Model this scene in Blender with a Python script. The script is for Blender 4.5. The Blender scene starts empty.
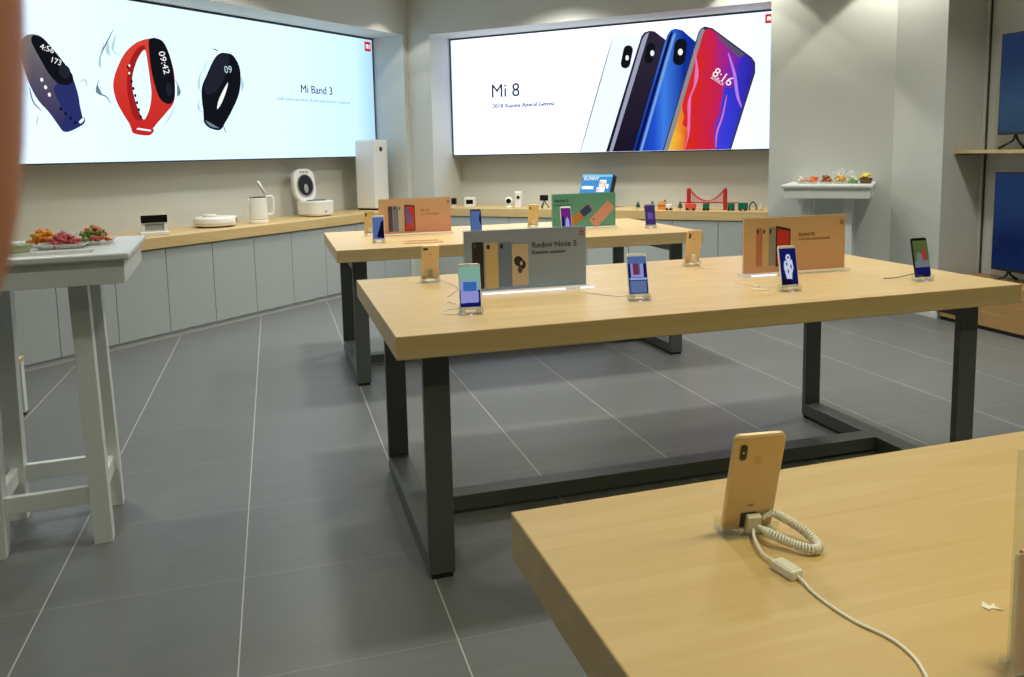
import bpy, bmesh, math, random
from mathutils import Vector, Matrix
random.seed(7)
PI = math.pi
scene = bpy.context.scene
COL = scene.collection

# ------------------------------------------------------------------ materials
def srgb(r, g, b):
    f = lambda c: (c/255/12.92) if c/255 <= 0.04045 else ((c/255+0.055)/1.055)**2.4
    return (f(r), f(g), f(b), 1.0)

MATS = {}
def mat(name, rgb=(200, 200, 200), rough=0.5, metal=0.0, noise=0.0, nscale=30.0, spec=0.5, coat=0.0):
    m = bpy.data.materials.new(name); m.use_nodes = True
    nt = m.node_tree; b = nt.nodes['Principled BSDF']
    b.inputs['Base Color'].default_value = srgb(*rgb)
    b.inputs['Roughness'].default_value = rough
    b.inputs['Metallic'].default_value = metal
    b.inputs['Specular IOR Level'].default_value = spec
    b.inputs['Coat Weight'].default_value = coat
    if noise > 0:
        tc = nt.nodes.new('ShaderNodeTexCoord'); n = nt.nodes.new('ShaderNodeTexNoise')
        n.inputs['Scale'].default_value = nscale; n.inputs['Detail'].default_value = 4
        hs = nt.nodes.new('ShaderNodeHueSaturation'); hs.inputs['Color'].default_value = srgb(*rgb)
        mr = nt.nodes.new('ShaderNodeMapRange')
        mr.inputs['To Min'].default_value = 1-noise; mr.inputs['To Max'].default_value = 1+noise
        nt.links.new(tc.outputs['Object'], n.inputs['Vector'])
        nt.links.new(n.outputs['Fac'], mr.inputs['Value'])
        nt.links.new(mr.outputs['Result'], hs.inputs['Value'])
        nt.links.new(hs.outputs['Color'], b.inputs['Base Color'])
    MATS[name] = m
    return m

def emat(name, rgb, strength=1.0):
    m = bpy.data.materials.new(name); m.use_nodes = True
    nt = m.node_tree; nt.nodes.clear()
    o = nt.nodes.new('ShaderNodeOutputMaterial'); e = nt.nodes.new('ShaderNodeEmission')
    e.inputs['Color'].default_value = srgb(*rgb); e.inputs['Strength'].default_value = strength
    nt.links.new(e.outputs[0], o.inputs[0])
    MATS[name] = m
    return m

def gradient_emat(name, stops, axis='X', lo=0.0, hi=1.0, strength=1.0, wobble=0.0, wscale=3.0):
    """a backlit print whose ink runs through the given colours along one object axis"""
    m = bpy.data.materials.new(name); m.use_nodes = True
    nt = m.node_tree; nt.nodes.clear()
    o = nt.nodes.new('ShaderNodeOutputMaterial'); e = nt.nodes.new('ShaderNodeEmission')
    tc = nt.nodes.new('ShaderNodeTexCoord'); sp = nt.nodes.new('ShaderNodeSeparateXYZ')
    mr = nt.nodes.new('ShaderNodeMapRange'); cr = nt.nodes.new('ShaderNodeValToRGB')
    mr.inputs['From Min'].default_value = lo; mr.inputs['From Max'].default_value = hi
    nt.links.new(tc.outputs['Object'], sp.inputs[0])
    src = sp.outputs[axis]
    if wobble:
        n = nt.nodes.new('ShaderNodeTexNoise'); n.inputs['Scale'].default_value = wscale
        n.inputs['Detail'].default_value = 2; n.inputs['Distortion'].default_value = 1.5
        nt.links.new(tc.outputs['Object'], n.inputs['Vector'])
        ma = nt.nodes.new('ShaderNodeMath'); ma.operation = 'MULTIPLY_ADD'
        ma.inputs[1].default_value = wobble
        nt.links.new(n.outputs['Fac'], ma.inputs[0]); nt.links.new(src, ma.inputs[2]); src = ma.outputs[0]
    nt.links.new(src, mr.inputs['Value']); nt.links.new(mr.outputs['Result'], cr.inputs['Fac'])
    els = cr.color_ramp.elements
    while len(els) < len(stops): els.new(0.5)
    for el, (p, c) in zip(els, stops): el.position = p
    for el, (p, c) in zip(els, stops): el.color = srgb(*c)
    nt.links.new(cr.outputs['Color'], e.inputs['Color']); e.inputs['Strength'].default_value = strength
    nt.links.new(e.outputs[0], o.inputs[0])
    MATS[name] = m
    return m

def gradient_print(name, stops, axis='Z', lo=0.0, hi=1.0, rough=0.35):
    """printed board: ink gradient along one object axis, plain diffuse paper"""
    m = bpy.data.materials.new(name); m.use_nodes = True
    nt = m.node_tree; b = nt.nodes['Principled BSDF']; b.inputs['Roughness'].default_value = rough
    tc = nt.nodes.new('ShaderNodeTexCoord'); sp = nt.nodes.new('ShaderNodeSeparateXYZ')
    mr = nt.nodes.new('ShaderNodeMapRange'); cr = nt.nodes.new('ShaderNodeValToRGB')
    mr.inputs['From Min'].default_value = lo; mr.inputs['From Max'].default_value = hi
    nt.links.new(tc.outputs['Object'], sp.inputs[0]); nt.links.new(sp.outputs[axis], mr.inputs['Value'])
    nt.links.new(mr.outputs['Result'], cr.inputs['Fac'])
    els = cr.color_ramp.elements
    while len(els) < len(stops): els.new(0.5)
    for el, (p, c) in zip(els, stops): el.position = p
    for el, (p, c) in zip(els, stops): el.color = srgb(*c)
    nt.links.new(cr.outputs['Color'], b.inputs['Base Color'])
    MATS[name] = m
    return m

def clear_mat(name, tint=(246, 249, 249), fac=0.05, rough=0.08):
    """thin clear plastic: lets light through, faint milky body, soft edge sheen"""
    m = bpy.data.materials.new(name); m.use_nodes = True
    nt = m.node_tree; nt.nodes.clear(); L = nt.links.new
    o = nt.nodes.new('ShaderNodeOutputMaterial'); t = nt.nodes.new('ShaderNodeBsdfTransparent')
    g = nt.nodes.new('ShaderNodeBsdfGlossy'); d = nt.nodes.new('ShaderNodeBsdfDiffuse')
    mx = nt.nodes.new('ShaderNodeMixShader'); mx2 = nt.nodes.new('ShaderNodeMixShader')
    lw = nt.nodes.new('ShaderNodeLayerWeight'); lw.inputs['Blend'].default_value = 0.5
    pw = nt.nodes.new('ShaderNodeMath'); pw.operation = 'POWER'; pw.inputs[1].default_value = 3.0
    ml = nt.nodes.new('ShaderNodeMath'); ml.operation = 'MULTIPLY_ADD'; ml.inputs[1].default_value = 0.30; ml.inputs[2].default_value = 0.04
    t.inputs['Color'].default_value = srgb(*tint); g.inputs['Roughness'].default_value = rough
    d.inputs['Color'].default_value = srgb(240, 240, 240); mx2.inputs['Fac'].default_value = fac
    L(t.outputs[0], mx2.inputs[1]); L(d.outputs[0], mx2.inputs[2])
    L(lw.outputs['Facing'], pw.inputs[0]); L(pw.outputs[0], ml.inputs[0]); L(ml.outputs[0], mx.inputs['Fac'])
    L(mx2.outputs[0], mx.inputs[1]); L(g.outputs[0], mx.inputs[2]); L(mx.outputs[0], o.inputs[0])
    MATS[name] = m
    return m

def wood_mat(name, light, dark, rough=0.38, axis='X', gscale=1.0):
    m = bpy.data.materials.new(name); m.use_nodes = True
    nt = m.node_tree; b = nt.nodes['Principled BSDF']
    tc = nt.nodes.new('ShaderNodeTexCoord'); mp = nt.nodes.new('ShaderNodeMapping')
    sc = {'X': (1.3, 16, 16), 'Y': (16, 1.3, 16)}[axis]
    mp.inputs['Scale'].default_value = tuple(gscale*s for s in sc)
    n1 = nt.nodes.new('ShaderNodeTexNoise'); n1.inputs['Scale'].default_value = 1.0
    n1.inputs['Detail'].default_value = 5; n1.inputs['Distortion'].default_value = 0.6
    mp2 = nt.nodes.new('ShaderNodeMapping')
    sc2 = {'X': (6, 180, 180), 'Y': (180, 6, 180)}[axis]
    mp2.inputs['Scale'].default_value = sc2
    n2 = nt.nodes.new('ShaderNodeTexNoise'); n2.inputs['Scale'].default_value = 1.0; n2.inputs['Detail'].default_value = 3
    wv = nt.nodes.new('ShaderNodeMath'); wv.operation = 'MULTIPLY'; wv.inputs[1].default_value = 34.0
    sn = nt.nodes.new('ShaderNodeMath'); sn.operation = 'SINE'
    m1 = nt.nodes.new('ShaderNodeMath'); m1.operation = 'MULTIPLY_ADD'; m1.inputs[1].default_value = 0.09
    m2 = nt.nodes.new('ShaderNodeMath'); m2.operation = 'MULTIPLY_ADD'; m2.inputs[1].default_value = 0.22
    cr = nt.nodes.new('ShaderNodeValToRGB')
    cr.color_ramp.elements[0].position = 0.25; cr.color_ramp.elements[0].color = srgb(*dark)
    cr.color_ramp.elements[1].position = 0.85; cr.color_ramp.elements[1].color = srgb(*light)
    L = nt.links.new
    L(tc.outputs['Object'], mp.inputs[0]); L(tc.outputs['Object'], mp2.inputs[0])
    L(mp.outputs[0], n1.inputs['Vector']); L(mp2.outputs[0], n2.inputs['Vector'])
    L(n1.outputs['Fac'], wv.inputs[0]); L(wv.outputs[0], sn.inputs[0])
    L(n1.outputs['Fac'], m1.inputs[2]); L(sn.outputs[0], m1.inputs[0])
    L(n2.outputs['Fac'], m2.inputs[0]); L(m1.outputs[0], m2.inputs[2])
    sub = nt.nodes.new('ShaderNodeMath'); sub.operation = 'SUBTRACT'; sub.inputs[1].default_value = 0.03
    L(m2.outputs[0], sub.inputs[0]); L(sub.outputs[0], cr.inputs['Fac'])
    L(cr.outputs['Color'], b.inputs['Base Color'])
    b.inputs['Roughness'].default_value = rough; b.inputs['Specular IOR Level'].default_value = 0.4
    MATS[name] = m
    return m

TX0, TS, TY0, TSY = -0.770, 0.6071, 2.1535, 0.5672          # floor tile grid
def floor_mat():
    m = bpy.data.materials.new('grey_floor_tile'); m.use_nodes = True
    nt = m.node_tree; b = nt.nodes['Principled BSDF']; L = nt.links.new
    tc = nt.nodes.new('ShaderNodeTexCoord'); sp = nt.nodes.new('ShaderNodeSeparateXYZ'); L(tc.outputs['Object'], sp.inputs[0])
    def M(op, a, bb=None):
        n = nt.nodes.new('ShaderNodeMath'); n.operation = op
        for i, v in enumerate((a, bb)):
            if v is None: continue
            if isinstance(v, (int, float)): n.inputs[i].default_value = v
            else: L(v, n.inputs[i])
        return n.outputs[0]
    def edge(src, o, s, w):
        u = M('DIVIDE', M('SUBTRACT', src, o), s); fr = M('FRACT', u)
        d = M('MULTIPLY', M('MINIMUM', fr, M('SUBTRACT', 1.0, fr)), s)
        return M('LESS_THAN', d, w), M('FLOOR', u)
    ex, ix = edge(sp.outputs['X'], TX0, TS, 0.0021); ey, iy = edge(sp.outputs['Y'], TY0, TSY, 0.0014)
    cmb = nt.nodes.new('ShaderNodeCombineXYZ'); L(ix, cmb.inputs[0]); L(iy, cmb.inputs[1])
    wn = nt.nodes.new('ShaderNodeTexWhiteNoise'); L(cmb.outputs[0], wn.inputs['Vector'])
    mp = nt.nodes.new('ShaderNodeMapping'); mp.inputs['Scale'].default_value = (3, 14, 3); L(tc.outputs['Object'], mp.inputs[0])
    ns = nt.nodes.new('ShaderNodeTexNoise'); ns.inputs['Scale'].default_value = 1.6; ns.inputs['Detail'].default_value = 6; L(mp.outputs[0], ns.inputs['Vector'])
    v = M('ADD', M('MULTIPLY', M('SUBTRACT', wn.outputs['Value'], 0.5), 0.06), M('MULTIPLY', M('SUBTRACT', ns.outputs['Fac'], 0.5), 0.22))
    hs = nt.nodes.new('ShaderNodeHueSaturation'); hs.inputs['Color'].default_value = srgb(108, 111, 109); L(M('ADD', v, 1.0), hs.inputs['Value'])
    mx = nt.nodes.new('ShaderNodeMix'); mx.data_type = 'RGBA'
    g = M('MAXIMUM', ex, M('MULTIPLY', ey, 0.35)); L(g, mx.inputs['Factor']); L(hs.outputs['Color'], mx.inputs[6]); mx.inputs[7].default_value = srgb(186, 186, 178)
    L(mx.outputs[2], b.inputs['Base Color']); b.inputs['Roughness'].default_value = 0.38; b.inputs['Specular IOR Level'].default_value = 0.4
    MATS['floor'] = m
floor_mat()

wood_mat('oak', (212, 186, 136), (200, 170, 116))
wood_mat('oak_counter', (222, 194, 138), (208, 176, 118))
wood_mat('oak_platform', (186, 148, 96), (160, 122, 74), axis='Y')
mat('wall', (207, 210, 202), 0.75, noise=0.015, nscale=6)
mat('ceiling', (225, 225, 220), 0.8)
mat('cabinet', (176, 183, 180), 0.42, noise=0.01, nscale=8)
mat('plinth', (205, 210, 207), 0.45)
mat('steel', (92, 97, 93), 0.42, 0.25, noise=0.03, nscale=40)
mat('rubber', (22, 22, 22), 0.8)
mat('white', (232, 232, 228), 0.35)
mat('white_paint', (222, 227, 222), 0.38, noise=0.015, nscale=20)
mat('white_plastic', (240, 239, 232), 0.3)
mat('offwhite', (226, 226, 216), 0.4)
mat('grey_plastic', (168, 168, 164), 0.4)
mat('black', (16, 16, 18), 0.35)
mat('black_gloss', (8, 8, 10), 0.12, coat=0.5)
mat('dark_grey', (58, 58, 60), 0.5)
mat('chrome', (190, 190, 190), 0.2, 0.9)
mat('gold_back', (230, 204, 158), 0.38, 0.2)
mat('gold_edge', (234, 206, 160), 0.3, 0.4)
mat('gold_logo', (150, 112, 66), 0.4)
mat('gold_pad', (214, 180, 128), 0.35, 0.35)
mat('cream_back', (226, 196, 140), 0.3, 0.1)
mat('silver_edge', (190, 188, 186), 0.25, 0.5)
mat('red', (200, 34, 40), 0.4)
mat('coral', (226, 88, 66), 0.45)
mat('green_toy', (0, 104, 78), 0.45)
mat('green_tree', (24, 62, 34), 0.6)
mat('orange_toy', (226, 130, 48), 0.5)
mat('tan_toy', (214, 172, 118), 0.5)
mat('blue_box', (38, 128, 196), 0.4)
mat('blue_box_light', (108, 186, 226), 0.4)
mat('box_side', (16, 22, 34), 0.4)
mat('box_white', (226, 232, 236), 0.45)
mat('box_pink', (222, 176, 180), 0.45)
mat('paper', (242, 238, 226), 0.6)
mat('leaflet', (206, 160, 104), 0.5)
mat('leaflet_dark', (150, 110, 72), 0.5)
clear_mat('acrylic'); clear_mat('acrylic_frosted', (240, 242, 242), 0.30, 0.2)
clear_mat('wrap', (250, 250, 248), 0.30, 0.1)
mat('skin', (186, 122, 92), 0.55, noise=0.05, nscale=160)
mat('nail', (214, 158, 132), 0.35)
for nm, c in dict(candy_orange=(236, 120, 34), candy_yellow=(240, 172, 40), candy_red=(196, 84, 84), candy_green=(120, 150, 62), candy_pale=(196, 204, 160),
                  candy_white=(240, 236, 230), candy_brown=(128, 78, 42), candy_tan=(214, 168, 98), candy_lime=(126, 176, 96), candy_lemon=(230, 214, 96)).items():
    mat(nm, c, 0.3)
mat('tray_brown', (120, 82, 46), 0.5)

# ------------------------------------------------------------------ object helpers
def link(o, parent=None):
    COL.objects.link(o)
    if parent is not None: o.parent = parent
    return o

def empty(name, loc=(0, 0, 0), rz=0.0, rx=0.0):
    o = bpy.data.objects.new(name, None); o.empty_display_size = 0.05
    o.location = loc; o.rotation_euler = (rx, 0, rz)
    return link(o)

def tag(o, label, cat, group=None, kind=None):
    if label: o['label'] = label
    if cat: o['category'] = cat
    if group: o['group'] = group
    if kind: o['kind'] = kind
    return o

def thing(name, label, cat, loc=(0, 0, 0), rz=0.0, rx=0.0, group=None):
    return tag(empty(name, loc, rz, rx), label, cat, group)

def obj(name, bm, m, parent=None, smooth=False, label=None):
    """link a bmesh as one object; m is a material name or a list of them"""
    me = bpy.data.meshes.new(name)
    bmesh.ops.recalc_face_normals(bm, faces=bm.faces[:]) if not getattr(bm, '_flat', False) else None
    bm.to_mesh(me); bm.free()
    for k in ([m] if isinstance(m, str) else m): me.materials.append(MATS[k])
    if smooth:
        for p in me.polygons: p.use_smooth = True
    o = bpy.data.objects.new(name, me)
    if label: o['label'] = label
    return link(o, parent)

def structure(o): o['kind'] = 'structure'; return o

def BM(): return bmesh.new()

def add_box(bm, c, s, bev=0.0, M=None, mi=0, seg=2):
    r = bmesh.ops.create_cube(bm, size=1.0); vs = r['verts']
    for v in vs: v.co = Vector((v.co.x*s[0]+c[0], v.co.y*s[1]+c[1], v.co.z*s[2]+c[2]))
    fs = set(f for v in vs for f in v.link_faces)
    for f in fs: f.material_index = mi
    allv = set(vs)
    if bev > 0:
        es = list({e for v in vs for e in v.link_edges})
        rr = bmesh.ops.bevel(bm, geom=es, offset=bev, segments=seg, affect='EDGES', profile=0.5)
        for f in rr['faces']: f.material_index = mi
        allv = set(v for v in vs if v.is_valid) | set(rr['verts'])
    if M is not None:
        bmesh.ops.transform(bm, matrix=M, verts=[v for v in allv if v.is_valid])
    return bm

def bx(x0, x1, y0, y1, z0, z1, bev=0.0):
    return add_box(BM(), ((x0+x1)/2, (y0+y1)/2, (z0+z1)/2), (x1-x0, y1-y0, z1-z0), bev)

def add_bx(bm, x0, x1, y0, y1, z0, z1, bev=0.0, mi=0):
    return add_box(bm, ((x0+x1)/2, (y0+y1)/2, (z0+z1)/2), (x1-x0, y1-y0, z1-z0), bev, mi=mi)

def add_prism(bm, pts, z0, z1, mi=0):
    """vertical prism from a plan polygon"""
    lo = [bm.verts.new((x, y, z0)) for x, y in pts]; hi = [bm.verts.new((x, y, z1)) for x, y in pts]
    n = len(pts)
    fs = [bm.faces.new(lo[::-1]), bm.faces.new(hi)] + [bm.faces.new((lo[i], lo[(i+1) % n], hi[(i+1) % n], hi[i])) for i in range(n)]
    for f in fs: f.material_index = mi
    bmesh.ops.triangulate(bm, faces=fs[:2], ngon_method='EAR_CLIP')
    return bm

def add_slab_y(bm, pts, y0, y1, mi=0):
    """prism of an XZ outline between two y values"""
    a = [bm.verts.new((x, y0, z)) for x, z in pts]; b = [bm.verts.new((x, y1, z)) for x, z in pts]
    n = len(pts)
    fs = [bm.faces.new(a), bm.faces.new(b[::-1])] + [bm.faces.new((a[(i+1) % n], a[i], b[i], b[(i+1) % n])) for i in range(n)]
    for f in fs: f.material_index = mi
    bmesh.ops.triangulate(bm, faces=fs[:2], ngon_method='EAR_CLIP')
    return bm

def rrect(w, h, r, n=5, cx=0.0, cz=0.0):
    pts = []
    for (sx, sz, a0) in ((1, 1, 0), (-1, 1, 90), (-1, -1, 180), (1, -1, 270)):
        for i in range(n+1):
            a = math.radians(a0+90*i/n)
            pts.append((cx+sx*(w/2-r)+r*math.cos(a), cz+sz*(h/2-r)+r*math.sin(a)))
    return pts

def ell(cx, cz, rx, rz, n=20, tilt=0.0):
    c, s = math.cos(tilt), math.sin(tilt)
    return [(cx+rx*math.cos(t)*c-rz*math.sin(t)*s, cz+rx*math.cos(t)*s+rz*math.sin(t)*c) for t in (2*PI*i/n for i in range(n))]

def add_rslab(bm, w, h, t, r, cz=0.0, bev=0.0, mi=0, cx=0.0, cy=0.0):
    """rounded-corner slab standing in XZ, thickness along y, with softened rims"""
    rings = []
    for y, ins in ((-t/2, bev), (-t/2+bev, 0.0), (t/2-bev, 0.0), (t/2, bev)) if bev > 0 else ((-t/2, 0), (t/2, 0)):
        rings.append([bm.verts.new((x+cx, y+cy, z)) for x, z in rrect(w-2*ins, h-2*ins, max(r-ins, 1e-4), 5, 0, cz)])
    n = len(rings[0]); fs = []
    for a, b in zip(rings, rings[1:]):
        for i in range(n): fs.append(bm.faces.new((a[i], a[(i+1) % n], b[(i+1) % n], b[i])))
    fs.append(bm.faces.new(rings[0][::-1])); fs.append(bm.faces.new(rings[-1]))
    for f in fs: f.material_index = mi
    return bm

def add_lathe(bm, prof, n=24, c=(0, 0, 0), mi=0, M=None):
    rings = []; vs = []
    for r, z in prof:
        ring = [bm.verts.new((c[0]+max(r, 1e-5)*math.cos(2*PI*i/n), c[1]+max(r, 1e-5)*math.sin(2*PI*i/n), c[2]+z)) for i in range(n)]
        rings.append(ring); vs += ring
    for a, b in zip(rings, rings[1:]):
        for i in range(n):
            f = bm.faces.new((a[i], a[(i+1) % n], b[(i+1) % n], b[i])); f.material_index = mi
    f = bm.faces.new(rings[0][::-1]); f.material_index = mi
    f = bm.faces.new(rings[-1]); f.material_index = mi
    if M is not None: bmesh.ops.transform(bm, matrix=M, verts=vs)
    return bm

def add_tube(bm, pts, r, n=8, mi=0, taper=None):
    pts = [Vector(p) for p in pts]; rings = []; prev = None
    for i, p in enumerate(pts):
        t = (pts[min(i+1, len(pts)-1)]-pts[max(i-1, 0)]).normalized()
        if prev is None:
            u = t.cross(Vector((0, 0, 1)))
            if u.length < 1e-3: u = t.cross(Vector((1, 0, 0)))
        else:
            u = prev-t*prev.dot(t)
        u.normalize(); v = t.cross(u); prev = u
        rr = r if taper is None else taper[i]
        rings.append([bm.verts.new(p+u*rr*math.cos(2*PI*k/n)+v*rr*math.sin(2*PI*k/n)) for k in range(n)])
    for a, b in zip(rings, rings[1:]):
        for i in range(n):
            f = bm.faces.new((a[i], a[(i+1) % n], b[(i+1) % n], b[i])); f.material_index = mi
    for f in (bm.faces.new(rings[0][::-1]), bm.faces.new(rings[-1])): f.material_index = mi
    return bm

def smooth_path(pts, n=8, closed=False):
    P = [Vector(p) for p in pts]; N = len(P); out = []
    g = (lambda i: P[i % N]) if closed else (lambda i: P[max(0, min(N-1, i))])
    for i in range(N if closed else N-1):
        a, b, c, d = g(i-1), g(i), g(i+1), g(i+2)
        for k in range(n):
            t = k/n
            out.append(0.5*((2*b)+(c-a)*t+(2*a-5*b+4*c-d)*t*t+(3*b-a-3*c+d)*t**3))
    if not closed: out.append(P[-1])
    return out

def round2(pts, n=5):
    return [(p.x, p.y) for p in smooth_path([(x, z, 0) for x, z in pts], n, True)]

def flat(name, polys, parent, y=0.0, label=None, step=0.0012):
    """flat print facing local -y: polys = [(outline, material)], later ones lie over earlier ones"""
    bm = BM(); mats = []
    for k, (pts, m) in enumerate(polys):
        if m not in mats: mats.append(m)
        vs = [bm.verts.new((x, y-k*step, z)) for x, z in pts]
        area = sum(pts[i][0]*pts[(i+1) % len(pts)][1]-pts[(i+1) % len(pts)][0]*pts[i][1] for i in range(len(pts)))
        f = bm.faces.new(vs if area > 0 else vs[::-1]); f.material_index = mats.index(m)
        bmesh.ops.triangulate(bm, faces=[f], ngon_method='EAR_CLIP')
    me = bpy.data.meshes.new(name); bm.to_mesh(me); bm.free()
    for m in mats: me.materials.append(MATS[m])
    o = bpy.data.objects.new(name, me)
    if label: o['label'] = label
    return link(o, parent)

def text(name, body, size, m, parent, loc, align='LEFT', sx=1.0, shear=0.0, rot=0.0, ext=0.0004, flip=False, bold=0.0):
    """lettering as a mesh standing in local XZ and facing -y"""
    cu = bpy.data.curves.new('t', 'FONT'); cu.body = body; cu.size = size; cu.extrude = ext
    cu.align_x = align; cu.resolution_u = 3; cu.shear = shear
    t = bpy.data.objects.new('t', cu); COL.objects.link(t)
    dg = bpy.context.evaluated_depsgraph_get()
    me = bpy.data.meshes.new_from_object(t.evaluated_get(dg))
    bpy.data.objects.remove(t); bpy.data.curves.remove(cu)
    M = Matrix.Translation(loc) @ Matrix.Rotation(PI if flip else 0, 4, 'Z') @ Matrix.Rotation(PI/2, 4, 'X') @ Matrix.Rotation(rot, 4, 'Z') @ Matrix.Scale(sx, 4, (1, 0, 0))
    if bold > 0:                                        # heavier strokes: the outline struck twice, a hair apart
        b2 = bmesh.new(); b2.from_mesh(me); d = bmesh.ops.duplicate(b2, geom=b2.verts[:]+b2.edges[:]+b2.faces[:])
        vs = [g for g in d['geom'] if isinstance(g, bmesh.types.BMVert)]
        bmesh.ops.translate(b2, verts=vs, vec=(2*bold, bold*0.5, ext*0.3)); b2.to_mesh(me); b2.free()
    me.transform(M); me.materials.clear(); me.materials.append(MATS[m])
    me.name = name
    return link(bpy.data.objects.new(name, me), parent)

def copy_tree(o, parent=None):
    c = o.copy(); COL.objects.link(c)
    if parent is not None: c.parent = parent
    for ch in list(o.children): copy_tree(ch, c)
    return c

def rring(w, d, r, z, n=5): return [(x, y, z) for x, y in rrect(w, d, r, n)]
def add_loft(bm, rings, mi=0, cap=(True, True), M=None):
    R = [[bm.verts.new(p) for p in r] for r in rings]; n = len(R[0])
    for a, b in zip(R, R[1:]):
        for i in range(n): bm.faces.new((a[i], a[(i+1) % n], b[(i+1) % n], b[i])).material_index = mi
    if cap[0]: bm.faces.new(R[0][::-1]).material_index = mi
    if cap[1]: bm.faces.new(R[-1]).material_index = mi
    if M is not None: bmesh.ops.transform(bm, matrix=M, verts=[v for r in R for v in r])
    return bm

# ------------------------------------------------------------------ the room
AL, AR = math.radians(43.0), math.radians(-42.5)
OL = Vector((-0.519, 7.057, 0)); OR = Vector((1.488, 8.970, 0))
uL = Vector((math.cos(AL), math.sin(AL), 0)); nL = Vector((-math.sin(AL), math.cos(AL), 0))
uR = Vector((math.cos(AR), math.sin(AR), 0)); nR = Vector((-math.sin(AR), math.cos(AR), 0))
def PL(s, o, z=0.0): return OL+uL*s+nL*o+Vector((0, 0, z))     # along / behind the left cabinet front
def PR(s, o, z=0.0): return OR+uR*s+nR*o+Vector((0, 0, z))     # along / behind the right wall front
def inL(o): o.location = OL; o.rotation_euler = (0, 0, AL); return o
def inR(o): o.location = OR; o.rotation_euler = (0, 0, AR); return o
CEIL = 3.15

bm = BM(); add_bx(bm, -4.2, 6.2, -3.2, 11.5, -0.08, 0.0); structure(obj('floor', bm, 'floor'))
bm = BM(); add_bx(bm, -4.2, 6.2, -3.2, 11.5, CEIL, CEIL+0.1); structure(obj('ceiling', bm, 'ceiling'))
# left wall: niche back, bulkhead above the light box
bm = BM(); add_bx(bm, -4.4, 2.70, 0.62, 0.74, 0, CEIL); add_bx(bm, -4.4, 2.70, 0.03, 0.62, 2.685, CEIL)
structure(inL(obj('wall_left', bm, 'wall')))
bm = BM(); add_bx(bm, 0.288, 4.4, 0.62, 0.74, 0, CEIL); add_bx(bm, 0.288, 3.83, 0.0, 0.62, 2.675, CEIL)
structure(inR(obj('wall_back', bm, 'wall')))
# pier in the corner between the two niches
pts = [PL(2.70, 0.03), OR, PR(0.288, 0.0), PR(0.288, 0.74), PR(-0.3, 1.0), PL(2.70, 0.74)]
bm = BM(); add_prism(bm, [(p.x, p.y) for p in pts], 0, CEIL); structure(obj('wall_corner', bm, 'wall'))
# pillar wall, its return and the recess for the televisions
pts = [PR(3.83, 0.0), Vector((5.06, 5.70, 0)), Vector((5.06, 5.165, 0)), Vector((5.46, 5.165, 0)), Vector((5.6, 5.165, 0)), Vector((5.6, 7.3, 0)), PR(3.83, 0.74)]
bm = BM(); add_prism(bm, [(p.x, p.y) for p in pts], 0, CEIL); structure(obj('wall_pillar', bm, 'wall'))
bm = BM(); add_bx(bm, 5.46, 5.6, -3.1, 5.165, 0, CEIL); structure(obj('wall_right', bm, 'wall'))
bm = BM(); add_bx(bm, -4.1, 5.6, -3.15, -3.0, 0, CEIL); structure(obj('wall_front', bm, 'wall'))
bm = BM(); add_bx(bm, -4.1, -4.0, -3.1, 5.2, 0, CEIL); structure(obj('wall_side', bm, 'wall'))
# shadow-gap trims of the television wall, skirting at the pillar foot
bm = BM(); add_bx(bm, 5.435, 5.4598, 5.141, 5.1645, 0.0, CEIL); structure(obj('trim_1', bm, 'wall'))
bm = BM(); add_bx(bm, 5.446, 5.4598, 5.133, 5.1405, 0.0, CEIL); structure(obj('trim_2', bm, 'dark_grey'))
bm = BM(); add_bx(bm, 5.05, 5.06, 5.15, 5.70, 0, 0.045); structure(obj('baseboard_pillar', bm, 'white'))
bm = BM(); add_bx(bm, -2.2, 2.69, 0.024, 0.045, 0, 0.047); structure(inL(obj('baseboard_left', bm, 'plinth')))
bm = BM(); add_bx(bm, 0.3, 3.82, 0.045, 0.065, 0, 0.047); structure(inR(obj('baseboard_back', bm, 'plinth')))

# ------------------------------------------------------------------ cabinets and counters
ORD = ['first', 'second', 'third', 'fourth', 'fifth', 'sixth', 'seventh', 'eighth', 'ninth', 'tenth', 'eleventh']
def cabinet(p, rz, w, label, group):
    t = thing('base_cabinet', label, 'cabinet', p, rz, group=group)
    obj('carcass', bx(0.001, w-0.001, 0.022, 0.58, 0.048, 0.719), 'cabinet', t)
    obj('door', bx(0.0025, w-0.0025, 0.0, 0.019, 0.050, 0.712, 0.0015), 'cabinet', t)
    return t
n = 0
for k in range(5, -5, -1):
    cabinet(PL(0.014+0.44*k, 0), AL, 0.44, 'white handleless base cabinet, %s from the corner under the left oak counter' % ORD[n], 'base cabinets under the left counter'); n += 1
n = 0
for k in range(0, 8):
    cabinet(PR(0.298+0.4395*k, 0.03), AR, 0.4395, 'white handleless base cabinet, %s from the corner under the back oak counter' % ORD[n], 'base cabinets under the back counter'); n += 1
o = inL(obj('countertop', bx(-2.2, 2.692, -0.02, 0.618, 0.7205, 0.808, 0.003), 'oak_counter'))
tag(o, 'long oak counter top along the left wall beneath the wristband light box', 'counter')
o = inR(obj('countertop', bx(0.297, 3.826, 0.02, 0.618, 0.7205, 0.808, 0.003), 'oak_counter'))
tag(o, 'oak counter top along the back wall beneath the smartphone light box', 'counter')

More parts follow.
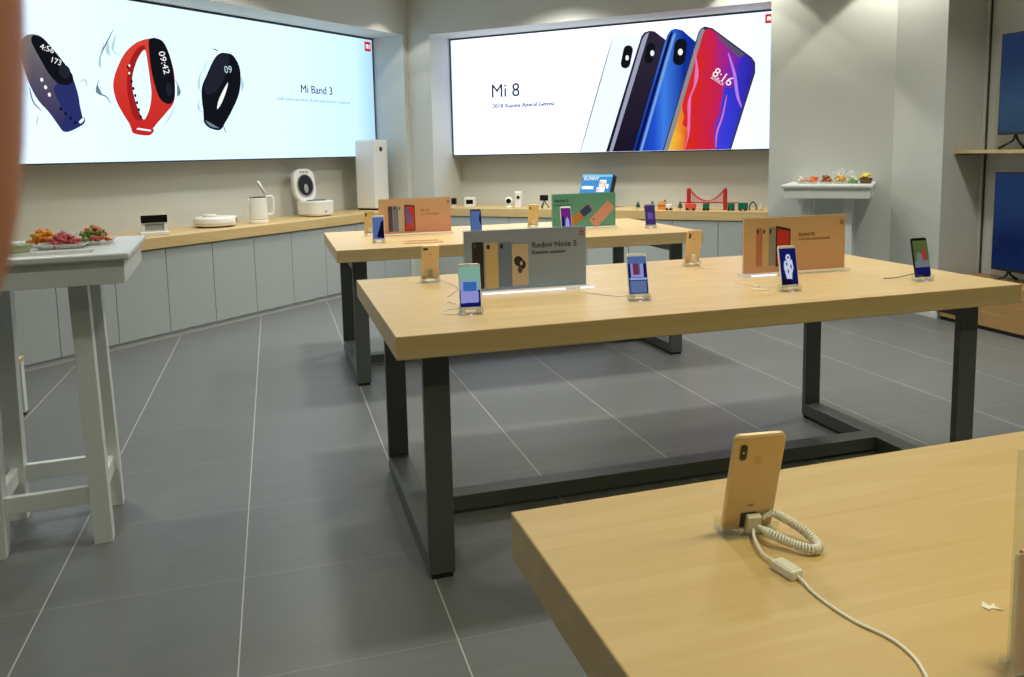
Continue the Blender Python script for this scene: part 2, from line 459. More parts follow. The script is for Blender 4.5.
# ------------------------------------------------------------------ light boxes
LB = {
'red_strap': [(-0.12,2.383),(-0.232,2.339),(-0.333,2.254),(-0.404,2.146),(-0.45,2.041),(-0.461,1.957),(-0.439,1.856),(-0.386,1.755),(-0.34,1.68),(-0.324,1.623),(-0.261,1.604),(-0.175,1.601),(-0.139,1.625),(-0.129,1.664),(-0.014,1.775),(0.074,1.867),(0.101,1.968),(0.099,2.166),(0.022,2.355),(-0.043,2.387)],
'red_inner': [(-0.161,2.289),(-0.232,2.207),(-0.285,2.08),(-0.295,1.966),(-0.273,1.853),(-0.238,1.759),(-0.208,1.731),(-0.156,1.819),(-0.129,1.936),(-0.132,2.052),(-0.143,2.186)],
'red_dark': [(-0.168,2.326),(-0.237,2.282),(-0.297,2.192),(-0.332,2.077),(-0.343,1.945),(-0.327,1.832),(-0.294,1.728),(-0.208,1.731),(-0.238,1.759),(-0.273,1.853),(-0.295,1.966),(-0.285,2.08),(-0.232,2.207),(-0.161,2.289)],
'red_face': [(-0.121,2.35),(-0.093,2.388),(-0.042,2.393),(0.023,2.365),(0.077,2.243),(0.099,2.087),(0.095,1.947),(0.063,1.876),(0.009,1.864),(-0.051,1.901),(-0.088,1.997),(-0.116,2.149)],
'red_clasp': [(-0.331,1.671),(-0.313,1.623),(-0.174,1.609),(-0.139,1.629),(-0.144,1.654),(-0.3,1.652)],
'blue_strap': [(-1.139,2.254),(-1.102,2.3),(-1.042,2.315),(-0.983,2.296),(-0.912,2.218),(-0.831,2.112),(-0.784,2.028),(-0.75,1.888),(-0.743,1.745),(-0.716,1.728),(-0.73,1.682),(-0.837,1.627),(-0.892,1.626),(-0.925,1.67),(-0.987,1.764),(-1.058,1.848),(-1.108,1.955),(-1.139,2.071),(-1.152,2.17)],
'blue_face': [(-1.051,2.305),(-0.992,2.295),(-0.912,2.218),(-0.823,2.104),(-0.783,2.037),(-0.796,1.988),(-0.844,1.966),(-0.906,1.981),(-0.963,2.041),(-1.015,2.14),(-1.058,2.229),(-1.07,2.278)],
'blue_gray': [(-1.139,2.254),(-1.102,2.3),(-1.059,2.309),(-1.066,2.27),(-1.05,2.221),(-1.007,2.132),(-0.954,2.037),(-0.906,1.981),(-0.952,1.965),(-0.916,1.862),(-0.873,1.741),(-0.907,1.67),(-0.987,1.764),(-1.058,1.848),(-1.108,1.955),(-1.139,2.071),(-1.152,2.17)],
'blue_hole': [(-0.772,1.699),(-0.739,1.727),(-0.729,1.713),(-0.758,1.687)],
'black_strap': [(0.659,2.34),(0.738,2.326),(0.8,2.241),(0.811,2.134),(0.78,1.982),(0.686,1.827),(0.611,1.728),(0.539,1.653),(0.424,1.672),(0.373,1.723),(0.381,1.765),(0.367,1.899),(0.377,2.023),(0.435,2.13),(0.523,2.271),(0.592,2.33)],
'black_hole': [(0.66,2.078),(0.632,1.995),(0.571,1.887),(0.523,1.838),(0.541,1.907),(0.592,1.993)],
'black_face': [(0.6,2.32),(0.672,2.337),(0.696,2.297),(0.66,2.177),(0.584,2.056),(0.5,1.978),(0.422,1.964),(0.397,2.024),(0.448,2.131),(0.527,2.261)],
'black_clasp': [(0.391,1.734),(0.503,1.684),(0.528,1.67),(0.438,1.683)],
'splash': [[(-0.422,2.42),(-0.48,2.323),(-0.538,2.226),(-0.561,2.133)],[(-0.404,2.386),(-0.444,2.271),(-0.377,2.222)],[(-0.506,2.32),(-0.564,2.151),(-0.543,2.117)],[(-0.575,2.023),(-0.602,1.931),(-0.526,1.898),(-0.491,1.844)],[(-0.468,2.342),(-0.496,2.248),(-0.459,2.215)],[(0.084,1.847),(0.043,1.766),(-0.033,1.685)],[(0.114,2.068),(0.153,1.97),(0.114,1.928)],[(0.417,2.211),(0.358,2.104),(0.339,2.021),(0.373,1.982)],[(0.445,2.254),(0.412,2.149)],[(0.518,2.364),(0.581,2.354)],[(0.807,2.156),(0.842,2.072),(0.809,2.005)],[(0.343,1.919),(0.324,1.836),(0.372,1.806)],[(-1.109,1.938),(-1.093,1.837),(-1.039,1.771)],[(-1.068,1.736),(-1.083,1.667)],[(-0.731,1.996),(-0.682,2.017),(-0.677,1.963)],[(0.582,1.696),(0.604,1.632)]],
'Ltitle': [(1.56,2.114),(1.554,2.033),(2.083,2.114),(2.078,2.035)],
'Lsub': [(1.234,1.98),(1.232,1.953),(2.415,1.976),(2.413,1.947)],
'Llogo': [(2.558,2.636),(2.662,2.647),(2.551,2.535),(2.656,2.545)],
'white_ph': [(1.846,1.388),(2.21,2.528),(2.254,2.574),(2.309,2.577),(2.472,2.507),(2.6,2.07),(2.202,1.381)],
'black_ph': [(2.134,1.383),(2.515,2.524),(2.547,2.562),(2.6,2.574),(2.653,2.563),(2.789,2.452),(2.727,2.063),(2.446,1.377)],
'black_rail': [(2.168,1.382),(2.525,2.493),(2.562,2.545),(2.596,2.558),(2.206,1.381)],
'blue_ph': [(2.424,1.377),(2.779,2.513),(2.816,2.56),(2.862,2.572),(2.934,2.55),(3.073,2.42),(3.018,2.047),(2.749,1.371)],
'blue_rail': [(2.446,1.377),(2.789,2.482),(2.82,2.539),(2.843,2.548),(2.479,1.376)],
'blue_rail2': [(2.494,1.376),(2.835,2.498),(2.856,2.525),(2.872,2.531),(2.523,1.375)],
'front_ph': [(2.734,1.371),(3.092,2.521),(3.116,2.554),(3.156,2.567),(3.226,2.545),(3.598,2.245),(3.631,2.195),(3.633,2.099),(3.415,1.378)],
'front_scr': [(2.795,1.38),(3.136,2.494),(3.156,2.531),(3.186,2.541),(3.226,2.526),(3.585,2.235),(3.614,2.191),(3.614,2.1),(3.401,1.382)],
'notch': [(3.27,2.479),(3.292,2.433),(3.463,2.27),(3.499,2.249),(3.531,2.279)],
'pills': [(2.363,2.335),(2.621,2.354),(2.91,2.343)],
'pillsz': [[(2.301,2.34),(2.424,2.331),(2.363,2.454),(2.362,2.214)],[(2.842,2.348),(2.98,2.338),(2.909,2.473),(2.91,2.213)]],
'time': [(3.234,2.212),(3.225,2.11),(3.401,2.08),(3.389,1.983)],
'time2': [(3.219,2.085),(3.389,1.977)],
'stat': [(3.542,2.191),(3.571,2.18),(3.604,2.149)],
'Rtitle': [(0.803,2.153),(0.799,2.005),(1.181,2.147),(1.178,2.002)],
'Rsub': [(0.811,1.887),(0.813,1.929),(1.651,1.923),(1.65,1.882)],
'Rlogo': [(3.709,2.631),(3.79,2.63),(3.71,2.549),(3.791,2.549)],
'Rcurve': [[(2.936,1.91),(2.936,1.789),(2.957,1.707),(2.937,1.647),(2.968,1.605),(2.999,1.624),(2.989,1.523),(2.959,1.381),(2.795,1.38),(2.926,1.799)],[(3.349,1.989),(3.321,1.832),(3.312,1.733),(3.263,1.616),(3.254,1.516),(3.265,1.379),(3.401,1.382),(3.614,2.1),(3.614,2.191),(3.585,2.235),(3.512,2.213),(3.418,1.965)],[(3.356,2.321),(3.415,2.239),(3.437,2.023),(3.498,1.785),(3.517,1.823),(3.467,2.002),(3.47,2.177),(3.532,2.231),(3.414,2.375)],[(3.098,2.241),(3.079,1.983),(3.019,1.846),(3.009,1.705),(2.989,1.523),(2.969,1.385),(3.265,1.379),(3.224,1.517),(3.321,1.793),(3.34,1.969),(3.26,1.974),(3.178,2.235)]],

}
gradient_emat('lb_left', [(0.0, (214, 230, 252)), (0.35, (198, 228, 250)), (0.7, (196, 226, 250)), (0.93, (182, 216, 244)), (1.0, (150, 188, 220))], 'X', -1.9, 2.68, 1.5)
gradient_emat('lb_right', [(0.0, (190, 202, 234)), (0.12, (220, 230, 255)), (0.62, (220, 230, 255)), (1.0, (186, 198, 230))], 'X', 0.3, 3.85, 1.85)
gradient_emat('lb_red', [(0.0, (214, 44, 40)), (1.0, (236, 74, 60))], 'Z', 1.6, 2.4, 0.85)
emat('lb_red_dark', (176, 34, 34), 0.85); emat('lb_black', (24, 26, 34), 0.7); emat('lb_black_face', (40, 44, 58), 0.7)
gradient_emat('lb_blue', [(0.0, (44, 54, 116)), (0.55, (46, 54, 112)), (1.0, (84, 84, 110))], 'Z', 1.6, 2.3, 0.85)
gradient_emat('lb_blue_grey', [(0.0, (50, 52, 104)), (0.5, (92, 86, 106)), (1.0, (128, 124, 126))], 'Z', 1.65, 2.3, 0.85)
emat('lb_ink', (48, 54, 58), 0.8); emat('lb_ink_pale', (120, 160, 168), 0.8); emat('lb_splash', (196, 222, 230), 0.95); emat('lb_splash_dark', (120, 140, 150), 0.9)
emat('lb_white', (250, 252, 252), 1.0); emat('lb_logo', (214, 44, 44), 0.9); emat('lb_grey_text', (96, 98, 112), 0.8)
emat('lb_phone_white', (226, 236, 250), 1.22); emat('lb_phone_line', (150, 158, 166), 0.9); emat('lb_rail', (168, 172, 196), 0.9)
gradient_emat('lb_phone_black', [(0.0, (30, 24, 44)), (1.0, (52, 46, 66))], 'Z', 1.4, 2.6, 0.8)
gradient_emat('lb_phone_blue', [(0.0, (22, 52, 168)), (0.4, (36, 84, 214)), (0.6, (66, 132, 240)), (1.0, (20, 50, 160))], 'X', 2.45, 2.95, 0.9, 0.0)
emat('lb_rail_blue', (120, 170, 236), 0.9); emat('lb_rail_navy', (16, 26, 74), 0.8); emat('lb_notch', (92, 94, 112), 0.85); emat('lb_front_edge', (60, 60, 72), 0.8); emat('lb_front_rail', (150, 152, 162), 0.85)
gradient_emat('lb_screen', [(0.0, (226, 52, 36)), (0.35, (220, 40, 44)), (0.55, (206, 36, 84)), (0.72, (150, 40, 160)), (0.88, (70, 44, 200)), (1.0, (40, 40, 170))], 'X', 2.95, 3.72, 0.92, 0.25, 2.2)
gradient_emat('lb_orange', [(0.0, (240, 150, 40)), (0.5, (250, 196, 60)), (1.0, (232, 90, 36))], 'X', 2.75, 3.1, 0.95, 0.2, 4)
gradient_emat('lb_violet', [(0.0, (96, 66, 226)), (0.5, (58, 64, 222)), (1.0, (52, 36, 170))], 'X', 3.2, 3.7, 0.92, 0.2, 3)
emat('lb_line', (236, 120, 190), 0.95); emat('lb_lilac', (190, 130, 236), 0.95)

def stroke(pts, w):
    """a thin printed stroke as an outline"""
    P = [Vector((x, z, 0)) for x, z in pts]; P = smooth_path(P, 5); L = []; R = []
    for i, p in enumerate(P):
        t = (P[min(i+1, len(P)-1)]-P[max(i-1, 0)]).normalized(); nrm = Vector((-t.y, t.x, 0))
        ww = w*(0.25+0.75*math.sin(PI*(i+0.5)/len(P)))
        L.append(p+nrm*ww/2); R.append(p-nrm*ww/2)
    return [(p.x, p.y) for p in L+R[::-1]]

def lightbox(name, label, place, s0, s1, o0, o1, z0, z1, face):
    t = place(thing(name, label, 'light box'))
    bm = BM()
    e = 0.012
    add_bx(bm, s0, s1, o0+0.006, o1, z0, z1)
    for a in ((s0, s1, o0-0.004, o0+0.006, z0, z0+e), (s0, s1, o0-0.004, o0+0.006, z1-e, z1), (s0, s0+e, o0-0.004, o0+0.006, z0, z1), (s1-e, s1, o0-0.004, o0+0.006, z0, z1)):
        add_bx(bm, *a)
    obj('frame', bm, 'dark_grey', t)
    obj('lit_panel', bx(s0+e, s1-e, o0, o0+0.005, z0+e, z1-e), face, t)
    return t

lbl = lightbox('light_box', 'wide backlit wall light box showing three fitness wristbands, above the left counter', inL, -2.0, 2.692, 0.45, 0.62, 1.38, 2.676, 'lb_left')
Y = 0.447
for i, sp_ in enumerate(LB['splash']): flat('printed_splash', [(stroke(sp_, 0.012), 'lb_splash' if i % 3 else 'lb_splash_dark')], lbl, Y+0.001)
# navy wristband
holes = []
def dots(a, b, n, r): return [ell(a[0]+(b[0]-a[0])*i/(n-1), a[1]+(b[1]-a[1])*i/(n-1), r, r*1.25, 8) for i in range(n)]
bl = flat('printed_wristband', [(round2(LB['blue_strap']), 'lb_blue'), (round2(LB['blue_gray']), 'lb_blue_grey'), (round2(LB['blue_face']), 'lb_black')]
     + [(p, 'lb_white') for p in dots((-1.02, 1.995), (-0.975, 1.89), 3, 0.012)] + [(p, 'lb_black') for p in dots((-0.90, 1.79), (-0.80, 1.69), 4, 0.011)]
     + [(round2(LB['blue_hole']), 'lb_white'), (ell(-0.85, 2.065, 0.045, 0.05), 'lb_black_face')], lbl, Y-0.001, 'navy blue printed wristband')
text('lettering', '4:56', 0.06, 'lb_white', bl, (-1.02, Y-0.0135, 2.215), rot=-0.25); text('lettering', '173', 0.058, 'lb_white', bl, (-0.955, Y-0.0135, 2.13), rot=-0.3)
rd = flat('printed_wristband', [(round2(LB['red_strap']), 'lb_red'), (round2(LB['red_dark']), 'lb_red_dark'), (round2(LB['red_inner']), 'lb_left'), (round2(LB['red_face']), 'lb_black'), (round2(LB['red_clasp']), 'lb_red')]
     + [(p, 'lb_black') for p in dots((-0.325, 2.14), (-0.25, 1.75), 8, 0.011)] + [(p, 'lb_white') for p in dots((-0.318, 2.15), (-0.325, 2.09), 2, 0.009)]
     + [(ell(0.03, 1.98, 0.028, 0.055), 'lb_black_face'), ([(-0.30, 1.647), (-0.17, 1.632), (-0.17, 1.645), (-0.29, 1.66)], 'lb_left')], lbl, Y-0.001, 'red printed wristband')
text('lettering', '09:42', 0.085, 'lb_white', rd, (-0.045, Y-0.0175, 2.285), rot=-1.35)
bk = flat('printed_wristband', [(round2(LB['black_strap']), 'lb_black'), (round2(LB['black_face']), 'lb_black_face'), (round2(LB['black_hole']), 'lb_white'), (round2(LB['black_clasp']), 'lb_splash_dark')]
     + [(p, 'lb_white') for p in dots((0.885, 2.04), (0.862, 1.98), 2, 0.01)], lbl, Y-0.001, 'black printed wristband')
text('lettering', '09', 0.09, 'lb_splash', bk, (0.625, Y-0.009, 2.16), rot=0.1)
text('lettering', 'Mi Band 3', 0.114, 'lb_ink', lbl, (1.555, Y-0.001, 2.035), sx=1.0, bold=0.0006)
text('lettering', 'OLED dokunmatik ekran, 20 güne kadar pil ömrü, su geçirmez', 0.036, 'lb_ink_pale', lbl, (1.232, Y-0.001, 1.953), sx=1.15)
lg = flat('logo', [(rrect(0.10, 0.104, 0.004, 2, 2.605, 2.588), 'lb_logo')], lbl, Y-0.001, 'red square logo')
def mi_logo(parent, cx, cz, s, y, m):
    """three strokes: an arch with a bar inside and a bar beside it"""
    w = s*0.11
    u = [(cx-s*.30, cz-s*.24), (cx-s*.30, cz+s*.24), (cx+s*.02, cz+s*.24), (cx+s*.12, cz+s*.14), (cx+s*.12, cz-s*.24), (cx+s*.01, cz-s*.24), (cx+s*.01, cz+s*.12), (cx-s*.19, cz+s*.12), (cx-s*.19, cz-s*.24)]
    flat('logo_mark', [(u, m), ([(cx-s*.13, cz-s*.24), (cx-s*.05, cz-s*.24), (cx-s*.05, cz+s*.05), (cx-s*.13, cz+s*.05)], m), ([(cx+s*.20, cz-s*.24), (cx+s*.31, cz-s*.24), (cx+s*.31, cz+s*.24), (cx+s*.20, cz+s*.24)], m)], parent, y)
mi_logo(lg, 2.605, 2.588, 0.10, Y-0.002, 'lb_white')

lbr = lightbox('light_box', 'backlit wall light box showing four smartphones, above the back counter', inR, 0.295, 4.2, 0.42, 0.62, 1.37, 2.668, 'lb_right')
Y = 0.417
def pill(cx, cz, rx, rz, tilt): return [(cx+x*math.cos(tilt)-z*math.sin(tilt), cz+x*math.sin(tilt)+z*math.cos(tilt)) for x, z in rrect(2*rx, 2*rz, rx*0.98, 6)]
def clipz(pts, zmin=1.384):
    out = []
    for i in range(len(pts)):
        a, b = pts[i], pts[(i+1) % len(pts)]
        if a[1] >= zmin: out.append(a)
        if (a[1] >= zmin) != (b[1] >= zmin):
            t = (zmin-a[1])/(b[1]-a[1]); out.append((a[0]+(b[0]-a[0])*t, zmin))
    return out
def grow(pts, d):
    cx = sum(p[0] for p in pts)/len(pts); cz = sum(p[1] for p in pts)/len(pts)
    return [(cx+(x-cx)*d, cz+(z-cz)*d) for x, z in pts]
wp = flat('printed_phone', [(clipz(LB['white_ph']), 'lb_phone_white')] + [(clipz(stroke(LB['white_ph'][:2], 0.014)), 'lb_phone_line')] + [(pill(2.363, 2.335, 0.05, 0.115, -0.22), 'lb_black'), (ell(2.367, 2.325, 0.018, 0.026), 'lb_white')], lbr, Y, 'white printed phone back')
bp = flat('printed_phone', [(clipz(LB['black_ph']), 'lb_phone_black'), (clipz(LB['black_rail']), 'lb_rail'), (pill(2.605, 2.355, 0.045, 0.10, -0.2), 'lb_black'), (ell(2.63, 2.352, 0.02, 0.028), 'lb_white')], lbr, Y-0.005, 'black printed phone back')
up = flat('printed_phone', [(clipz(LB['blue_ph']), 'lb_phone_blue'), (clipz(LB['blue_rail']), 'lb_rail_navy'), (clipz(LB['blue_rail2']), 'lb_rail_blue'), (pill(2.91, 2.343, 0.062, 0.128, -0.12), 'lb_black'), (ell(2.915, 2.342, 0.024, 0.032), 'lb_white')], lbr, Y-0.010, 'blue printed phone back')
c = LB['Rcurve']
fp = flat('printed_phone', [(clipz(LB['front_ph']), 'lb_front_edge'), (clipz([(x+0.012, z) for x, z in LB['front_ph'][:3]]+[(x, z) for x, z in LB['front_scr'][2::-1]]), 'lb_front_rail'), (clipz(LB['front_scr']), 'lb_screen'),
     (clipz(c[0]), 'lb_orange'), (clipz(c[1]), 'lb_violet'), (clipz(stroke([(3.05, 2.36), (3.09, 2.1), (3.0, 1.85), (3.01, 1.6), (2.97, 1.4)], 0.018)), 'lb_line'), (clipz(stroke([(3.37, 1.9), (3.33, 1.7), (3.28, 1.55), (3.27, 1.4)], 0.018)), 'lb_line'),
     (stroke([(3.38, 2.3), (3.44, 2.1), (3.47, 1.9), (3.51, 1.78)], 0.03), 'lb_lilac'), (LB['notch'], 'lb_notch')], lbr, Y-0.015, 'coloured printed phone screen')
text('lettering', '8:16', 0.125, 'lb_white', fp, (3.222, Y-0.027, 2.105), rot=-0.62, sx=1.0); text('lettering', '2018.05.31', 0.045, 'lb_white', fp, (3.212, Y-0.027, 2.075), rot=-0.62, sx=0.75)
text('lettering', 'Mi 8', 0.205, 'lb_ink', lbr, (0.798, Y, 2.003), sx=0.98, bold=0.0008)
text('lettering', '2018 Xiaomi Amiral Gemisi', 0.066, 'lb_grey_text', lbr, (0.813, Y, 1.885), sx=1.0, bold=0.0025)
lg = flat('logo', [(rrect(0.082, 0.084, 0.004, 2, 3.755, 2.59), 'lb_logo')], lbr, Y, 'red square logo')
mi_logo(lg, 3.755, 2.59, 0.082, Y-0.002, 'lb_white')

# ------------------------------------------------------------------ televisions on the right wall
t = thing('display_plinth', 'low oak plinth under the televisions at the right wall', 'platform', (5.05, 5.12, 0))
obj('body', bx(0, 0.4095, -3.6, 0, 0.03, 0.35, 0.002), 'oak_platform', t); obj('toe_kick', bx(0.008, 0.40, -3.59, -0.005, 0, 0.03), 'rubber', t)
t = thing('wall_shelf', 'thin oak wall shelf carrying the upper television', 'shelf', (5.46, 5.163, 1.34))
obj('board', bx(-0.295, -0.0005, -3.0, 0, -0.026, 0, 0.002), 'oak_counter', t); obj('bracket', bx(-0.27, -0.005, -0.05, -0.002, -0.036, -0.0265), 'black', t)
gradient_emat('tv_picture', [(0.0, (46, 66, 106)), (0.35, (60, 88, 120)), (0.6, (72, 100, 132)), (1.0, (50, 72, 112))], 'Z', 0.0, 0.8, 0.45, 0.35, 1.6)
gradient_emat('tv_picture_dark', [(0.0, (24, 36, 92)), (0.4, (32, 52, 100)), (0.6, (26, 42, 88)), (1.0, (46, 70, 116))], 'Z', 0.0, 0.8, 0.5, 0.45, 2.4)
emat('tv_blue', (30, 44, 190), 0.5)
def television(z, label, picture):
    t = thing('television', label, 'television', (5.285, 4.222, z), -PI/2, group='televisions on the right wall')
    zb = 0.105 if z > 1 else 0.072
    bm = BM(); add_rslab(bm, 1.29, 0.745, 0.03, 0.006, zb+0.3725, 0.003); obj('bezel', bm, 'black', t)
    add = bx(-0.4, 0.4, 0.012, 0.05, zb+0.1, zb+0.5, 0.01); obj('rear_housing', add, 'black', t)
    flat('screen', [(rrect(1.274, 0.715, 0.002, 2, 0, zb+0.378), picture)], t, -0.0156)
    for s in (-1, 1):
        bm = BM(); x = s*0.50
        add_tube(bm, [(x, 0.0, zb+0.004), (x-s*0.01, -0.03, zb*0.62), (x+s*0.012, -0.14, 0.006)], 0.009, 8)
        add_tube(bm, [(x, 0.0, zb+0.004), (x-s*0.004, 0.02, zb*0.6), (x, 0.085, 0.007)], 0.009, 8)
        obj('foot', bm, 'black', t, True)
    return t
television(1.3445, 'television on the upper wall shelf, light blue picture', 'tv_picture')
television(0.3545, 'television standing on the low oak plinth, dark blue picture', 'tv_picture_dark')

# ------------------------------------------------------------------ the three display tables
ZT = 0.8525
TW, TD, TH = 2.41, 1.19, 0.075
def display_table(x0, y0, label, TW=2.41, rz=0.0):
    t = thing('display_table', label, 'table', (x0, y0, 0), group='oak display tables')
    obj('tabletop', bx(0, TW, 0, TD, ZT-TH, ZT, 0.003), 'oak', t)
    ax, ay, w, d = 0.096, 0.104, 0.087, 0.03
    for xx in (ax, TW-ax-w):
        for yy in (ay, TD-ay-d):
            l = obj('leg', bx(xx, xx+w, yy, yy+d, 0.016, ZT-TH, 0.003), 'steel', t)
            obj('foot', bx(xx+0.008, xx+w-0.008, yy+0.003, yy+d-0.003, 0.0, 0.016), 'rubber', l)
        obj('runner', bx(xx, xx+w, ay+d, TD-ay-d, 0.016, 0.076, 0.002), 'steel', t)
        obj('top_rail', bx(xx, xx+w, ay+d, TD-ay-d, ZT-TH-0.06, ZT-TH, 0.002), 'steel', t)
    obj('stretcher', bx(ax+w, TW-ax-w, TD/2-0.0435, TD/2+0.0435, 0.016, 0.076, 0.002), 'steel', t)
    return t
XM = 0.332
YM, YB, YF = 2.398, 4.771, 1.140-TD
t = display_table(0.3225+TD*0.0147, YF-0.002, 'oak display table in the foreground with one gold phone'); t.rotation_euler = (0, 0, 0.0147)
display_table(XM, YM, 'middle oak display table with the grey sign and four phones facing front', 2.424)
display_table(XM+0.002, YB, 'rear oak display table near the counters, with green and orange signs', 2.395)

# ------------------------------------------------------------------ white high tables and the low stool
def high_table(loc, rz, label):
    t = thing('high_table', label, 'table', loc, rz, group='white high tables')
    Z = 1.085
    obj('tabletop', bx(-0.345, 0.345, -0.345, 0.345, Z-0.024, Z, 0.006), 'white_paint', t)
    bm = BM(); a = 0.325
    for c in ((-a, a, -a, -a+0.02), (-a, a, a-0.02, a), (-a, -a+0.02, -a+0.02, a-0.02), (a-0.02, a, -a+0.02, a-0.02)): add_bx(bm, *c, Z-0.108, Z-0.024, 0.002)
    obj('apron', bm, 'white_paint', t)
    b = 0.172
    for sx in (-1, 1):
        for sy in (-1, 1):
            k = 0.031; bm = BM(); add_loft(bm, [[(sx*bb-k, sy*bb-k, z), (sx*bb+k, sy*bb-k, z), (sx*bb+k, sy*bb+k, z), (sx*bb-k, sy*bb+k, z)] for bb, z in ((b, 0.0), (b-0.020, Z-0.0245))]); obj('leg', bm, 'white_paint', t)
    e = b-0.003
    for sy in (-1, 1): obj('stretcher', bx(-e+0.0295, e-0.0295, sy*e-0.013, sy*e+0.013, 0.15, 0.214, 0.003), 'white_paint', t)
    for sx in (-1, 1): obj('stretcher', bx(sx*e-0.013, sx*e+0.013, -e+0.0295, e-0.0295, 0.15, 0.214, 0.003), 'white_paint', t)
    return t
HT1 = Vector((-0.853, 3.345, 0)); HT2 = Vector((4.469, 5.743, 0))
high_table(HT1, 0.06, 'white painted high table with trays of sweets at the left edge')
high_table(HT2, AR, 'white painted high table with sweets against the pillar wall')
t = thing('low_stool', 'low white stool with wooden seat behind the left high table', 'stool', (-1.64, 4.79, 0))
obj('seat', bx(-0.25, 0.25, -0.24, 0.24, 0.30, 0.326, 0.004), 'oak', t)
for sx in (-1, 1):
    for sy in (-1, 1):
        l = obj('leg', bx(sx*0.22-0.028, sx*0.22+0.028, sy*0.205-0.028, sy*0.205+0.028, 0.014, 0.30, 0.003), 'white_paint', t)
        obj('foot', bx(sx*0.22-0.024, sx*0.22+0.024, sy*0.205-0.024, sy*0.205+0.024, 0, 0.014), 'rubber', l)

# ------------------------------------------------------------------ phones, stands, tethers and signs on the tables
emat('scr_navy', (26, 30, 104), 0.65); emat('scr_teal', (136, 186, 168), 0.75); emat('scr_lilac', (150, 150, 214), 0.85); emat('scr_blue', (62, 110, 180), 0.8)
emat('scr_sky', (92, 118, 176), 0.7); emat('scr_violet', (112, 84, 176), 0.75); emat('scr_ice', (150, 172, 222), 0.85); emat('scr_mag', (132, 48, 146), 0.6)
emat('scr_maroon', (120, 60, 92), 0.7); emat('scr_white', (206, 214, 240), 0.85); emat('scr_dark', (20, 18, 46), 0.7); emat('scr_olive', (92, 104, 60), 0.65)
emat('scr_grey', (124, 132, 132), 0.65); emat('scr_red', (178, 48, 60), 0.75); emat('scr_plum', (74, 58, 108), 0.7); emat('scr_steel', (100, 120, 170), 0.75)
emat('stand_led', (190, 160, 255), 1.6)

PW, PH, PT = 0.0754, 0.1586, 0.0085
def R_(x0, x1, z0, z1): return [(x0*PW, z0*PH), (x1*PW, z0*PH), (x1*PW, z1*PH), (x0*PW, z1*PH)]
FULL = R_(-.465, .465, .06, .93)
PICTURES = {
 'waves': [(FULL, 'scr_navy'), (R_(-.465, .465, .42, .93), 'scr_teal'), (R_(-.43, .36, .15, .62), 'scr_lilac'), (R_(-.30, .30, .40, .60), 'scr_blue'), ([(-.030, .055), (.029, .060), (.029, .028), (-.030, .022)], 'scr_lilac')],
 'window': [(FULL, 'scr_navy'), (R_(-.33, .30, .44, .86), 'scr_lilac'), (R_(-.22, .08, .50, .78), 'scr_maroon'), (R_(.10, .13, .50, .78), 'scr_dark'), (R_(-.465, .465, .76, .93), 'scr_sky'), (R_(-.40, .465, .38, .43), 'scr_ice'), (R_(-.40, .40, .08, .36), 'scr_steel')],
 'figure': [(FULL, 'scr_navy'), (ell(0.0, .112, .011, .014, 12), 'scr_white'), ([(-.018, .10), (.016, .104), (.020, .072), (.012, .050), (.010, .028), (.002, .030), (.0, .052), (-.012, .030), (-.016, .052), (-.021, .075)], 'scr_white'), (ell(0.001, .113, .006, .005, 10), 'scr_steel'), (ell(-.008, .088, .004, .008, 8), 'scr_steel'), (ell(.010, .078, .004, .009, 8), 'scr_steel'), (ell(-.004, .060, .003, .008, 8), 'scr_navy'), (R_(-.465, .1, .06, .2), 'scr_dark')],
 'landscape': [(FULL, 'scr_olive'), (R_(-.465, .465, .25, .42), 'scr_grey'), (ell(-.010, .075, .014, .026, 12), 'scr_grey'), (ell(.014, .088, .010, .024, 12), 'scr_red'), (R_(-.465, .465, .06, .25), 'scr_navy')],
 'portrait': [(FULL, 'scr_sky'), ([(.035, .13), (.018, .115), (.024, .09), (.016, .066), (.006, .04), (-.010, .02), (.035, .012)], 'scr_dark')],
 'blue': [(FULL, 'scr_sky'), ([(.035, .14), (.026, .12), (.020, .085), (.032, .05), (.035, .045)], 'scr_navy')],
 'purple': [(FULL, 'scr_mag'), (R_(-.465, -.2, .06, .55), 'scr_navy'), ([(-.010, .012), (-.004, .065), (.008, .085), (.018, .06), (.022, .012)], 'scr_ice')],
 'plum': [(FULL, 'scr_plum'), (R_(-.25, .25, .3, .6), 'scr_violet')],
}
